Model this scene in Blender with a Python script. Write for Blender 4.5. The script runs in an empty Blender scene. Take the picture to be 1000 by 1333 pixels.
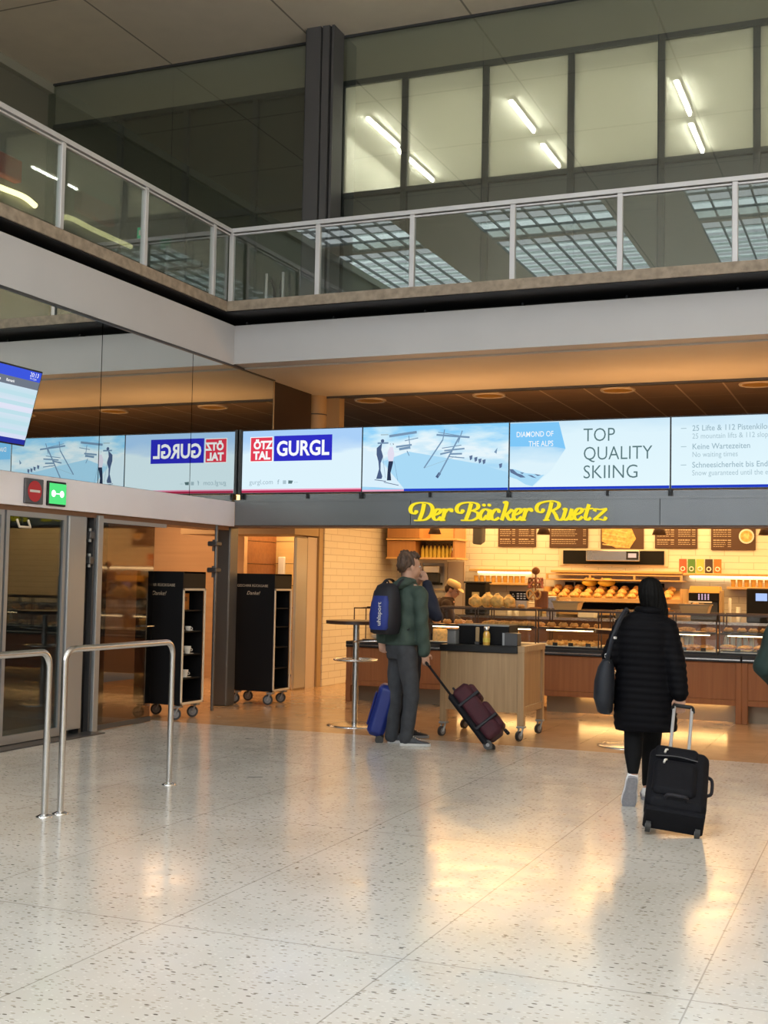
import bpy, math, random
from mathutils import Vector, Matrix, Quaternion
random.seed(7)
C = bpy.context.scene.collection
PI = math.pi
R = math.radians

# ------------------------------------------------------------------ materials
MATS = {}
def new_mat(name):
    m = bpy.data.materials.new(name); m.use_nodes = True
    nt = m.node_tree; nt.nodes.clear()
    out = nt.nodes.new('ShaderNodeOutputMaterial')
    MATS[name] = m
    return m, nt, out
def N(nt, typ, **kw):
    n = nt.nodes.new(typ)
    for k, v in kw.items():
        if k.startswith('i_'):
            n.inputs[k[2:].replace('_', ' ')].default_value = v
        elif k.startswith('n'):
            n.inputs[int(k[1:])].default_value = v
        else:
            setattr(n, k, v)
    return n
def c4(c): return (c[0], c[1], c[2], 1.0)
def srgb(r, g, b):
    f = lambda v: (v / 255 / 12.92) if v / 255 <= 0.04045 else ((v / 255 + 0.055) / 1.055) ** 2.4
    return (f(r), f(g), f(b))
def mat(name, col, rough=0.5, metal=0.0, emit=None, es=1.0, noise=0.0, nscale=8.0, stretch=(1, 1, 1), bump=0.0, bscale=200.0, coat=0.0, spec=0.5):
    """principled surface whose colour varies a little with procedural noise"""
    m, nt, out = new_mat(name)
    b = N(nt, 'ShaderNodeBsdfPrincipled')
    b.inputs['Base Color'].default_value = c4(col)
    b.inputs['Roughness'].default_value = rough
    b.inputs['Metallic'].default_value = metal
    b.inputs['Specular IOR Level'].default_value = spec
    b.inputs['Coat Weight'].default_value = coat
    if emit:
        b.inputs['Emission Color'].default_value = c4(emit)
        b.inputs['Emission Strength'].default_value = es
    tc = N(nt, 'ShaderNodeTexCoord')
    if noise:
        mp = N(nt, 'ShaderNodeMapping'); mp.inputs['Scale'].default_value = stretch
        nz = N(nt, 'ShaderNodeTexNoise', i_Scale=nscale, i_Detail=4.0)
        cr = N(nt, 'ShaderNodeMapRange', n1=0.3, n2=0.7, n3=1 - noise, n4=1 + noise)
        mx = N(nt, 'ShaderNodeVectorMath', operation='SCALE')
        mx.inputs[0].default_value = col
        nt.links.new(tc.outputs['Object'], mp.inputs[0]); nt.links.new(mp.outputs[0], nz.inputs['Vector'])
        nt.links.new(nz.outputs[0], cr.inputs[0]); nt.links.new(cr.outputs[0], mx.inputs['Scale'])
        nt.links.new(mx.outputs[0], b.inputs['Base Color'])
    if bump:
        nz2 = N(nt, 'ShaderNodeTexNoise', i_Scale=bscale, i_Detail=3.0)
        bp = N(nt, 'ShaderNodeBump', i_Strength=bump, i_Distance=0.01)
        nt.links.new(tc.outputs['Object'], nz2.inputs['Vector'])
        nt.links.new(nz2.outputs[0], bp.inputs['Height']); nt.links.new(bp.outputs[0], b.inputs['Normal'])
    nt.links.new(b.outputs[0], out.inputs[0])
    return m
def emis(name, col, s=1.0):
    m, nt, out = new_mat(name)
    e = N(nt, 'ShaderNodeEmission', n0=c4(col), n1=s)
    nt.links.new(e.outputs[0], out.inputs[0])
    return m
def glass(name, tint=(1, 1, 1), refl=0.1, grazing=0.6, rough=0.0, rcol=(1, 1, 1)):
    """thin pane: straight-through transparency mixed with a mirror layer that grows towards grazing"""
    m, nt, out = new_mat(name)
    t = N(nt, 'ShaderNodeBsdfTransparent', n0=c4(tint))
    g = N(nt, 'ShaderNodeBsdfGlossy', n0=c4(rcol), n1=rough)
    lw = N(nt, 'ShaderNodeLayerWeight', n0=0.35)
    mr = N(nt, 'ShaderNodeMapRange', n3=refl, n4=grazing)
    mx = N(nt, 'ShaderNodeMixShader')
    nt.links.new(lw.outputs['Facing'], mr.inputs[0]); nt.links.new(mr.outputs[0], mx.inputs[0])
    nt.links.new(t.outputs[0], mx.inputs[1]); nt.links.new(g.outputs[0], mx.inputs[2])
    nt.links.new(mx.outputs[0], out.inputs[0])
    return m
def mirror(name, col, base, fac, rough=0.0):
    m, nt, out = new_mat(name)
    d = N(nt, 'ShaderNodeBsdfDiffuse', n0=c4(base))
    g = N(nt, 'ShaderNodeBsdfGlossy', n0=c4(col), n1=rough)
    mx = N(nt, 'ShaderNodeMixShader', n0=fac)
    nt.links.new(d.outputs[0], mx.inputs[1]); nt.links.new(g.outputs[0], mx.inputs[2])
    nt.links.new(mx.outputs[0], out.inputs[0])
    return m
def linemask(nt, src, axis, period, off, w):
    """1 on joint lines of a regular grid along one world axis"""
    s = N(nt, 'ShaderNodeSeparateXYZ'); nt.links.new(src, s.inputs[0])
    a = N(nt, 'ShaderNodeMath', operation='SUBTRACT', n1=off - w / 2); nt.links.new(s.outputs[axis], a.inputs[0])
    b = N(nt, 'ShaderNodeMath', operation='DIVIDE', n1=period); nt.links.new(a.outputs[0], b.inputs[0])
    f = N(nt, 'ShaderNodeMath', operation='FRACT'); nt.links.new(b.outputs[0], f.inputs[0])
    l = N(nt, 'ShaderNodeMath', operation='LESS_THAN', n1=w / period); nt.links.new(f.outputs[0], l.inputs[0])
    return l.outputs[0]
def gridmat(name, col, line, specs, rough=0.5, metal=0.0, noise=0.0, nscale=3.0, spec=0.5, strength=1.0):
    m, nt, out = new_mat(name)
    b = N(nt, 'ShaderNodeBsdfPrincipled'); b.inputs['Roughness'].default_value = rough; b.inputs['Metallic'].default_value = metal
    b.inputs['Specular IOR Level'].default_value = spec
    g = N(nt, 'ShaderNodeNewGeometry')
    cur = None
    for (ax, per, off, w) in specs:
        k = linemask(nt, g.outputs['Position'], ax, per, off, w)
        if cur is None: cur = k
        else:
            mm = N(nt, 'ShaderNodeMath', operation='MAXIMUM'); nt.links.new(cur, mm.inputs[0]); nt.links.new(k, mm.inputs[1]); cur = mm.outputs[0]
    nz = N(nt, 'ShaderNodeTexNoise', i_Scale=nscale, i_Detail=4.0); nt.links.new(g.outputs['Position'], nz.inputs['Vector'])
    cr = N(nt, 'ShaderNodeMapRange', n1=0.3, n2=0.7, n3=1 - noise, n4=1 + noise); nt.links.new(nz.outputs[0], cr.inputs[0])
    vm = N(nt, 'ShaderNodeVectorMath', operation='SCALE'); vm.inputs[0].default_value = col; nt.links.new(cr.outputs[0], vm.inputs['Scale'])
    sc = N(nt, 'ShaderNodeMath', operation='MULTIPLY', n1=strength); nt.links.new(cur, sc.inputs[0])
    mx = N(nt, 'ShaderNodeMix', data_type='RGBA'); nt.links.new(sc.outputs[0], mx.inputs[0]); nt.links.new(vm.outputs[0], mx.inputs[6])
    mx.inputs[7].default_value = c4(line)
    nt.links.new(mx.outputs[2], b.inputs['Base Color']); nt.links.new(b.outputs[0], out.inputs[0])
    return m
def wood(name, a, b_, scale=1.0, axis='Z', rough=0.4):
    m, nt, out = new_mat(name)
    b = N(nt, 'ShaderNodeBsdfPrincipled'); b.inputs['Roughness'].default_value = rough
    tc = N(nt, 'ShaderNodeNewGeometry'); mp = N(nt, 'ShaderNodeMapping')
    st = {'Z': (40, 40, 1.5), 'X': (1.5, 40, 40)}[axis]
    mp.inputs['Scale'].default_value = tuple(s * scale for s in st)
    nz = N(nt, 'ShaderNodeTexNoise', i_Scale=1.0, i_Detail=5.0)
    cr = N(nt, 'ShaderNodeValToRGB'); cr.color_ramp.elements[0].position = 0.3; cr.color_ramp.elements[1].position = 0.7
    cr.color_ramp.elements[0].color = c4(a); cr.color_ramp.elements[1].color = c4(b_)
    nt.links.new(tc.outputs['Position'], mp.inputs[0]); nt.links.new(mp.outputs[0], nz.inputs['Vector']); nt.links.new(nz.outputs[0], cr.inputs[0])
    nt.links.new(cr.outputs[0], b.inputs['Base Color']); nt.links.new(b.outputs[0], out.inputs[0])
    return m

def terrazzo():
    m, nt, out = new_mat('terrazzo')
    b = N(nt, 'ShaderNodeBsdfPrincipled'); b.inputs['Roughness'].default_value = 0.17; b.inputs['Specular IOR Level'].default_value = 0.75
    g = N(nt, 'ShaderNodeNewGeometry')
    base = N(nt, 'ShaderNodeTexNoise', i_Scale=1.1, i_Detail=5.0); nt.links.new(g.outputs['Position'], base.inputs['Vector'])
    r1 = N(nt, 'ShaderNodeValToRGB'); r1.color_ramp.elements[0].position = .35; r1.color_ramp.elements[1].position = .65
    r1.color_ramp.elements[0].color = (0.60, 0.57, 0.51, 1); r1.color_ramp.elements[1].color = (0.70, 0.675, 0.625, 1)
    nt.links.new(base.outputs[0], r1.inputs[0])
    cur = r1.outputs[0]
    mp = N(nt, 'ShaderNodeMapping'); mp.inputs['Scale'].default_value = (.62, 1.25, 1); nt.links.new(g.outputs['Position'], mp.inputs[0])
    for sc_, th, col, pick in ((44.0, 0.30, (0.42, 0.38, 0.31, 1), 0.50), (27.0, 0.20, (0.17, 0.145, 0.11, 1), 0.66), (60.0, 0.28, (0.74, 0.72, 0.66, 1), 0.6), (13.0, 0.10, (0.08, 0.065, 0.055, 1), 0.86)):
        v = N(nt, 'ShaderNodeTexVoronoi', i_Scale=sc_); nt.links.new(mp.outputs[0], v.inputs['Vector'])
        l = N(nt, 'ShaderNodeMath', operation='LESS_THAN', n1=th); nt.links.new(v.outputs['Distance'], l.inputs[0])
        s = N(nt, 'ShaderNodeSeparateXYZ'); nt.links.new(v.outputs['Color'], s.inputs[0])
        gt = N(nt, 'ShaderNodeMath', operation='GREATER_THAN', n1=pick); nt.links.new(s.outputs[0], gt.inputs[0])
        mu = N(nt, 'ShaderNodeMath', operation='MULTIPLY'); nt.links.new(l.outputs[0], mu.inputs[0]); nt.links.new(gt.outputs[0], mu.inputs[1])
        mx = N(nt, 'ShaderNodeMix', data_type='RGBA'); nt.links.new(mu.outputs[0], mx.inputs[0]); nt.links.new(cur, mx.inputs[6]); mx.inputs[7].default_value = col
        cur = mx.outputs[2]
    k1 = linemask(nt, g.outputs['Position'], 0, 1.2, -0.72, 0.007)
    k2 = linemask(nt, g.outputs['Position'], 1, 2.4, 4.97, 0.009)
    mm = N(nt, 'ShaderNodeMath', operation='MAXIMUM'); nt.links.new(k1, mm.inputs[0]); nt.links.new(k2, mm.inputs[1])
    ms = N(nt, 'ShaderNodeMath', operation='MULTIPLY', n1=0.55); nt.links.new(mm.outputs[0], ms.inputs[0])
    mx = N(nt, 'ShaderNodeMix', data_type='RGBA'); nt.links.new(ms.outputs[0], mx.inputs[0]); nt.links.new(cur, mx.inputs[6]); mx.inputs[7].default_value = (0.2, 0.17, 0.13, 1)
    nt.links.new(mx.outputs[2], b.inputs['Base Color'])
    rn = N(nt, 'ShaderNodeTexNoise', i_Scale=5.0, i_Detail=4.0); nt.links.new(g.outputs['Position'], rn.inputs['Vector'])
    rr = N(nt, 'ShaderNodeMapRange', n1=.3, n2=.7, n3=.11, n4=.22); nt.links.new(rn.outputs[0], rr.inputs[0]); nt.links.new(rr.outputs[0], b.inputs['Roughness'])
    nt.links.new(b.outputs[0], out.inputs[0])
    return m
def tilemat():
    m, nt, out = new_mat('white_brick_tile')
    b = N(nt, 'ShaderNodeBsdfPrincipled'); b.inputs['Roughness'].default_value = 0.28
    g = N(nt, 'ShaderNodeNewGeometry'); s = N(nt, 'ShaderNodeSeparateXYZ'); nt.links.new(g.outputs['Position'], s.inputs[0])
    ad = N(nt, 'ShaderNodeMath', operation='ADD'); nt.links.new(s.outputs[0], ad.inputs[0]); nt.links.new(s.outputs[1], ad.inputs[1])
    cb = N(nt, 'ShaderNodeCombineXYZ'); nt.links.new(ad.outputs[0], cb.inputs[0]); nt.links.new(s.outputs[2], cb.inputs[1])
    br = N(nt, 'ShaderNodeTexBrick'); br.inputs['Color1'].default_value = (0.80, 0.75, 0.64, 1); br.inputs['Color2'].default_value = (0.77, 0.72, 0.61, 1)
    br.inputs['Mortar'].default_value = (0.60, 0.54, 0.44, 1); br.inputs['Scale'].default_value = 1.0
    br.inputs['Mortar Size'].default_value = 0.006; br.inputs['Brick Width'].default_value = 0.44; br.inputs['Row Height'].default_value = 0.105
    nt.links.new(cb.outputs[0], br.inputs['Vector'])
    bp = N(nt, 'ShaderNodeBump', i_Strength=0.5, i_Distance=0.01, invert=True)
    nt.links.new(br.outputs['Fac'], bp.inputs['Height']); nt.links.new(bp.outputs[0], b.inputs['Normal'])
    nt.links.new(br.outputs['Color'], b.inputs['Base Color']); nt.links.new(b.outputs[0], out.inputs[0])
    return m

M_terr = terrazzo()
M_tile = tilemat()
M_bfloor = gridmat('bakery_floor', (0.56, 0.36, 0.20), (0.36, 0.22, 0.12), [(0, 0.6, 0.1, 0.006), (1, 0.6, 0.27, 0.006)], rough=0.16, noise=0.12, nscale=3, spec=0.7, strength=.5)
M_white = mat('parapet_white', (0.52, 0.52, 0.53), 0.5, noise=0.02, nscale=2)
M_soffit = mat('soffit_white', (0.60, 0.56, 0.50), 0.55, noise=0.03, nscale=2)
M_ceil = gridmat('ceiling_panels', (0.78, 0.69, 0.57), (0.3, 0.26, 0.2), [(0, 2.4, -0.5, 0.03), (1, 2.4, 13.35, 0.03)], rough=0.45, noise=0.03)
M_dceil = gridmat('dark_metal_ceiling', (0.30, 0.21, 0.14), (0.70, 0.58, 0.45), [(0, 0.62, -1.4, 0.025), (1, 1.3, 16.3, 0.012)], rough=0.45, noise=0.08)
M_black = mat('black', (0.006, 0.006, 0.007), 0.5)
M_blackmat = mat('black_matt_panel', (0.006, 0.006, 0.007), 0.55, spec=0.2)
M_stone = mat('slab_stone', (0.30, 0.245, 0.185), 0.6, noise=0.25, nscale=12, bump=0.1, bscale=60)
M_railm = mat('rail_aluminium', (0.55, 0.55, 0.56), 0.4, 0.3)
M_steel = mat('brushed_steel', (0.62, 0.61, 0.60), 0.24, 1.0, noise=0.05, nscale=6, stretch=(1, 1, 20))
M_chrome = mat('chrome', (0.75, 0.74, 0.73), 0.1, 1.0)
M_frame = mat('dark_window_frame', (0.055, 0.06, 0.065), 0.45, 0.2)
M_colm = mat('grey_column_paint', (0.10, 0.10, 0.105), 0.45, 0.2)
M_pillar = mat('pillar_grey_steel', (0.17, 0.17, 0.175), 0.35, 0.6)
M_hl = mat('header_pale_metal', (0.90, 0.86, 0.90), 0.35, 0.05, noise=0.02, nscale=2)
M_hb = mat('header_grey_metal', (0.20, 0.21, 0.215), 0.26, 0.75, noise=0.06, nscale=1.2)
M_spand = mat('spandrel_grey', (0.13, 0.132, 0.13), 0.5, noise=0.04, nscale=2)
M_upwall = mirror('olive_glazed_wall', (0.5, 0.52, 0.44), (0.19, 0.185, 0.145), 0.10, 0.35)
M_room = mat('office_wall', (0.76, 0.74, 0.65), 0.8)
M_mirror = mirror('mirror_glass', (0.83, 0.86, 0.83), (0.015, 0.017, 0.016), 0.86)
M_outer = glass('facade_glass', (0.90, 0.93, 0.90), 0.06, 0.42, rcol=(0.9, 0.95, 0.92))
M_railg = glass('railing_glass', (0.86, 0.9, 0.88), 0.04, 0.3)
M_clear = glass('case_glass', (0.97, 0.98, 0.97), 0.045, 0.5)
M_doorg = glass('door_glass', (0.60, 0.66, 0.66), 0.035, 0.16, rcol=(.9, .92, .9))
M_slideg = glass('tinted_panel_glass', (0.50, 0.45, 0.40), 0.07, 0.26, 0.04, rcol=(.8, .75, .7))
M_alu = mat('satin_aluminium', (0.36, 0.37, 0.38), 0.4, 0.5)
M_alud = mat('dark_aluminium', (0.09, 0.09, 0.095), 0.4, 0.5)
M_warmwall = wood('tan_wood_panel', (0.55, 0.33, 0.16), (0.62, 0.38, 0.19), .3, 'X', .45)
M_redwood = wood('dark_wood_boards', (0.21, 0.075, 0.024), (0.27, 0.105, 0.035), .4, 'X', .4)
M_yelwood = wood('light_wood_boards', (0.60, 0.40, 0.16), (0.68, 0.46, 0.20), .4, 'X', .4)
M_oak = wood('oak', (0.36, 0.23, 0.12), (0.46, 0.31, 0.17), 1, 'Z', .4)
M_cherry = wood('cherry_wood', (0.25, 0.088, 0.026), (0.31, 0.118, 0.036), .7, 'Z', .6)
M_shelfw = wood('honey_wood', (0.62, 0.38, 0.15), (0.72, 0.46, 0.20), 1, 'X', .4)
M_cream = mat('cream_paint', (0.68, 0.58, 0.44), 0.5)
M_beige = mat('beige_panel', (0.60, 0.50, 0.42), 0.4)
M_tan = mat('tan_trim', (0.42, 0.29, 0.15), 0.5)
M_offwhite = mat('offwhite', (0.75, 0.73, 0.68), 0.4)
M_rubber = mat('rubber', (0.03, 0.03, 0.03), 0.6)
M_wheel = mat('grey_wheel', (0.22, 0.22, 0.23), 0.45)
M_crust = mat('golden_crust', (0.74, 0.40, 0.12), 0.5, noise=0.35, nscale=25, bump=.2, bscale=80)
M_crustd = mat('dark_crust', (0.33, 0.13, 0.035), 0.4, noise=0.3, nscale=30)
M_crustl = mat('pale_crust', (0.78, 0.52, 0.22), 0.6, noise=0.25, nscale=25)
M_pink = mat('pink_filling', (0.65, 0.22, 0.15), 0.5, noise=0.3, nscale=40)
M_skin = mat('skin', (0.52, 0.30, 0.21), 0.5, noise=0.06, nscale=20)
M_hairb = mat('brown_hair', (0.075, 0.040, 0.022), 0.55, noise=0.5, nscale=60, stretch=(1, 1, .2), bump=.5, bscale=120)
M_hairk = mat('black_hair', (0.002, 0.0018, 0.0018), 0.6, spec=.15, bump=.4, bscale=120)
M_green = mat('green_jacket', (0.036, 0.062, 0.050), 0.75, noise=0.12, nscale=12, bump=.15, bscale=60)
M_dgreen = mat('dark_green_coat', (0.012, 0.032, 0.028), 0.8, noise=0.15, nscale=12)
M_navy = mat('navy_jacket', (0.008, 0.013, 0.035), 0.75, noise=0.15, nscale=12)
M_grey = mat('grey_trousers', (0.038, 0.042, 0.050), 0.85, noise=0.2, nscale=14, bump=.2, bscale=50)
M_dnavy = mat('dark_trousers', (0.010, 0.012, 0.02), 0.85)
M_coat = mat('black_quilted_coat', (0.002, 0.002, 0.0035), 0.7, spec=.12)
M_legg = mat('black_leggings', (0.003, 0.003, 0.004), 0.8, spec=.2)
M_bag = mat('navy_bag', (0.005, 0.008, 0.016), 0.65)
M_pack = mat('blue_pack_panel', (0.012, 0.03, 0.21), 0.6, noise=.1)
M_packk = mat('black_pack', (0.006, 0.006, 0.012), 0.65)
M_shoe = mat('grey_sneaker', (0.055, 0.06, 0.07), 0.7, noise=.2, nscale=30)
M_sole = mat('white_sole', (0.55, 0.55, 0.54), 0.6)
M_wshoe = mat('white_sneaker', (0.80, 0.80, 0.82), 0.6)
M_soleg = mat('pale_grey_sole', (0.30, 0.30, 0.33), 0.65, noise=.15, nscale=60)
M_maroon = mat('maroon_fabric', (0.045, 0.004, 0.012), 0.75, noise=.15, nscale=30, bump=.2, bscale=150)
M_bluecase = mat('blue_case', (0.008, 0.022, 0.17), 0.45)
M_kcase = mat('black_case', (0.0035, 0.004, 0.007), 0.7, spec=.2, noise=.2, nscale=30, bump=.2, bscale=150)
M_brown = mat('brown_shirt', (0.035, 0.016, 0.010), 0.8)
M_cap = mat('cream_cap', (0.70, 0.50, 0.22), 0.7)
M_orange = mat('orange_paper', (0.75, 0.27, 0.05), 0.6)
M_amber = mat('amber_glass', (0.75, 0.42, 0.08), 0.15)
M_yglow = mat('yellow_label', (0.80, 0.62, 0.10), 0.5)
M_board = mat('menu_board_brown', (0.075, 0.035, 0.02), 0.5)
M_chalk = mat('menu_lettering', (0.62, 0.50, 0.36), 0.6)
M_blue_l = mat('pale_blue_bottle', (0.45, 0.58, 0.70), 0.3)
M_letter = emis('yellow_sign_light', (1.0, 0.80, 0.03), 1.0)
M_letterside = mat('sign_side', (0.30, 0.24, 0.02), 0.5)

# ------------------------------------------------------------------ mesh builder
def frame_of(d, hint=None):
    d = Vector(d).normalized()
    h = Vector(hint) if hint else (Vector((0, 0, 1)) if abs(d.z) < 0.9 else Vector((1, 0, 0)))
    u = h.cross(d)
    if u.length < 1e-6: u = Vector((0, 1, 0)).cross(d)
    u.normalize(); w = d.cross(u)
    return u, w
class MB:
    def __init__(s): s.v = []; s.f = []; s.m = []; s.sm = []; s.mats = []; s.X = None
    def mi(s, m):
        if m not in s.mats: s.mats.append(m)
        return s.mats.index(m)
    def add(s, vs, fs, m, smooth=False):
        o = len(s.v); k = s.mi(m)
        vs = [Vector(p) for p in vs]
        if s.X is not None: vs = [s.X @ p for p in vs]
        s.v += vs
        for f in fs: s.f.append([i + o for i in f]); s.m.append(k); s.sm.append(smooth)
        return s
    def box(s, a, b, m, r=0.0):
        x0, y0, z0 = [min(a[i], b[i]) for i in range(3)]; x1, y1, z1 = [max(a[i], b[i]) for i in range(3)]
        if r <= 0:
            vs = [(x, y, z) for z in (z0, z1) for y in (y0, y1) for x in (x0, x1)]
            return s.add(vs, [(0, 2, 3, 1), (4, 5, 7, 6), (0, 1, 5, 4), (2, 6, 7, 3), (0, 4, 6, 2), (1, 3, 7, 5)], m)
        r = min(r, (x1 - x0) * .49, (y1 - y0) * .49, (z1 - z0) * .49)
        vs = []; idx = {}
        for cx in (0, 1):
            for cy in (0, 1):
                for cz in (0, 1):
                    P = (x1 if cx else x0, y1 if cy else y0, z1 if cz else z0)
                    I = (-1 if cx else 1, -1 if cy else 1, -1 if cz else 1)
                    for ax in range(3):
                        q = [P[i] + I[i] * r * (0 if i == ax else 1) for i in range(3)]
                        idx[(cx, cy, cz, ax)] = len(vs); vs.append(q)
        fs = []
        for ax in range(3):
            for c in (0, 1):
                o = [i for i in range(3) if i != ax]
                lp = []
                for (a_, b_) in ((0, 0), (1, 0), (1, 1), (0, 1)):
                    k = [0, 0, 0]; k[ax] = c; k[o[0]] = a_; k[o[1]] = b_
                    lp.append(idx[(k[0], k[1], k[2], ax)])
                flip = (c == 0) ^ (ax == 1)
                fs.append(tuple(reversed(lp)) if flip else tuple(lp))
        for cx in (0, 1):
            for cy in (0, 1):
                for cz in (0, 1):
                    t = (idx[(cx, cy, cz, 0)], idx[(cx, cy, cz, 1)], idx[(cx, cy, cz, 2)])
                    fs.append(t if (cx + cy + cz) % 2 else t[::-1])
        for ax in range(3):
            o = [i for i in range(3) if i != ax]
            for a_ in (0, 1):
                for b_ in (0, 1):
                    k0 = [0, 0, 0]; k0[o[0]] = a_; k0[o[1]] = b_; k1 = list(k0); k1[ax] = 1
                    q = (idx[(*k0, o[0])], idx[(*k0, o[1])], idx[(*k1, o[1])], idx[(*k1, o[0])])
                    fs.append(q)
        return s.add(vs, fs, m)
    def rings(s, rs, m, caps=True, smooth=True, closed=False):
        n = len(rs[0]); vs = [p for r in rs for p in r]; fs = []
        L = len(rs)
        for i in range(L if closed else L - 1):
            for j in range(n):
                a = i * n + j; b = i * n + (j + 1) % n; c = ((i + 1) % L) * n + (j + 1) % n; d = ((i + 1) % L) * n + j
                fs.append((a, b, c, d))
        s.add(vs, fs, m, smooth)
        if caps and not closed:
            s.add(rs[0], [tuple(reversed(range(n)))], m); s.add(rs[-1], [tuple(range(n))], m)
        return s
    def cyl(s, a, b, r, m, r2=None, n=16, smooth=True, caps=True):
        a = Vector(a); b = Vector(b); u, w = frame_of(b - a); r2 = r if r2 is None else r2
        rs = [[p + (u * math.cos(t) + w * math.sin(t)) * rr for t in [2 * PI * k / n for k in range(n)]] for p, rr in ((a, r), (b, r2))]
        return s.rings(rs, m, caps, smooth)
    def tube(s, pts, r, m, n=10, closed=False, caps=True, flat=1.0, hint=None):
        pts = [Vector(p) for p in pts]; L = len(pts); rs = []
        rr = r if isinstance(r, (list, tuple)) else [r] * L
        u = None
        for i, p in enumerate(pts):
            d = (pts[(i + 1) % L] - pts[i - 1]) if closed else (pts[min(i + 1, L - 1)] - pts[max(i - 1, 0)])
            if d.length < 1e-9: d = Vector((0, 0, 1))
            d.normalize()
            if u is None: u, w = frame_of(d, hint)
            else:
                u = (u - d * u.dot(d)).normalized(); w = d.cross(u)
            rs.append([p + u * math.cos(t) * rr[i] + w * math.sin(t) * rr[i] * flat for t in [2 * PI * k / n for k in range(n)]])
        return s.rings(rs, m, caps, True, closed)
    def lathe(s, prof, c, m, n=24, caps=True):
        c = Vector(c)
        rs = [[c + Vector((r * math.cos(t), r * math.sin(t), z)) for t in [2 * PI * k / n for k in range(n)]] for r, z in prof]
        return s.rings(rs, m, caps)
    def ell(s, c, r, m, nu=16, nv=10, q=None):
        c = Vector(c); rs = []
        for i in range(nv + 1):
            ph = -PI / 2 + PI * i / nv; z = math.sin(ph); k = max(math.cos(ph), 0.02)
            ring = [Vector((k * math.cos(t) * r[0], k * math.sin(t) * r[1], z * r[2])) for t in [2 * PI * j / nu for j in range(nu)]]
            if q is not None: ring = [q @ p for p in ring]
            rs.append([c + p for p in ring])
        return s.rings(rs, m)
    def prism(s, pts, f, d, m, ms=None):
        """polygon pts (2-D) mapped by f(x, y, depth) and extruded over d = (d0, d1)"""
        n = len(pts); A = [f(x, y, d[0]) for x, y in pts]; B = [f(x, y, d[1]) for x, y in pts]
        s.add(B, [tuple(range(n))], m)
        s.add(A, [tuple(reversed(range(n)))], m)
        s.add(A + B, [(i, (i + 1) % n, n + (i + 1) % n, n + i) for i in range(n)], ms or m)
        return s
    def torus(s, c, R_, r, m, n=32, k=8, ax=(0, 0, 1)):
        u, w = frame_of(ax); c = Vector(c)
        return s.tube([c + (u * math.cos(t) + w * math.sin(t)) * R_ for t in [2 * PI * i / n for i in range(n)]], r, m, k, True)
    def mesh(s, name):
        me = bpy.data.meshes.new(name)
        me.from_pydata([tuple(p) for p in s.v], [], s.f)
        for m in s.mats: me.materials.append(m)
        me.polygons.foreach_set('material_index', s.m)
        me.polygons.foreach_set('use_smooth', s.sm)
        me.update(); me.validate()
        return me
    def build(s, name, parent=None, local=False):
        if parent is None:
            xs = [p.x for p in s.v]; ys = [p.y for p in s.v]; zs = [p.z for p in s.v]
            o = Vector(((min(xs) + max(xs)) / 2, (min(ys) + max(ys)) / 2, min(zs)))
            s.v = [p - o for p in s.v]
            ob = bpy.data.objects.new(name, s.mesh(name)); ob.location = o
        else:
            if not local:
                W = world(parent).inverted()
                s.v = [W @ p for p in s.v]
            ob = bpy.data.objects.new(name, s.mesh(name)); ob.parent = parent
        C.objects.link(ob)
        return ob
def world(o):
    m = Matrix.LocRotScale(o.location, o.rotation_euler, o.scale)
    return (world(o.parent) @ m) if o.parent else m
def tag(o, label, cat, group=None, kind=None):
    if label: o['label'] = label
    if cat: o['category'] = cat
    if group: o['group'] = group
    if kind: o['kind'] = kind
    return o
def thing(name, label, cat, loc=(0, 0, 0), rz=0.0, group=None):
    o = bpy.data.objects.new(name, None); C.objects.link(o); o.empty_display_size = .1
    o.location = loc; o.rotation_euler = (0, 0, rz)
    return tag(o, label, cat, group)
def struct(name, mb, parent=None):
    o = mb.build(name, parent)
    if parent is None: o['kind'] = 'structure'
    return o
def children(o): return [c for c in bpy.data.objects if c.parent == o]
def dup(o, loc=None, rz=None, label=None, group=None, parent=None):
    c = o.copy(); C.objects.link(c)
    if parent is not None: c.parent = parent
    if loc is not None: c.location = loc
    if rz is not None: c.rotation_euler = (0, 0, rz)
    if label: c['label'] = label
    if group: c['group'] = group
    for ch in children(o): dup(ch, parent=c)
    return c
def B(a, b, m, r=0.0): return MB().box(a, b, m, r)
def catmull(pts, k=6, closed=False):
    P = [Vector(p) for p in pts]; n = len(P); out = []
    for i in range(n if closed else n - 1):
        p0 = P[(i - 1) % n] if closed or i > 0 else P[0] * 2 - P[1]
        p1 = P[i]; p2 = P[(i + 1) % n]; p3 = P[(i + 2) % n] if closed or i + 2 < n else P[-1] * 2 - P[-2]
        for j in range(k):
            t = j / k
            out.append(0.5 * ((2 * p1) + (p2 - p0) * t + (2 * p0 - 5 * p1 + 4 * p2 - p3) * t * t + (3 * p1 - p0 - 3 * p2 + p3) * t ** 3))
    if not closed: out.append(P[-1])
    return out
_fc = {}
def text(mb, s, f, size, m, depth=(0, 0.004), align='LEFT', bold=0.0, shear=0.0, sx=1.0, ms=None):
    """flat lettering: f(x, y, d) maps text plane to world"""
    cu = bpy.data.curves.new('t', 'FONT'); cu.body = s; cu.size = size; cu.align_x = align; cu.offset = bold * size; cu.shear = shear
    cu.resolution_u = 3; cu.fill_mode = 'FRONT'
    o = bpy.data.objects.new('t', cu); C.objects.link(o)
    dg = bpy.context.evaluated_depsgraph_get(); dg.update()
    me = bpy.data.meshes.new_from_object(o.evaluated_get(dg))
    vs = [(v.co.x * sx, v.co.y) for v in me.vertices]; fs = [tuple(p.vertices) for p in me.polygons]
    mb.add([f(x, y, depth[1]) for x, y in vs], fs, m)
    bpy.data.objects.remove(o); bpy.data.curves.remove(cu); bpy.data.meshes.remove(me)
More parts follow.
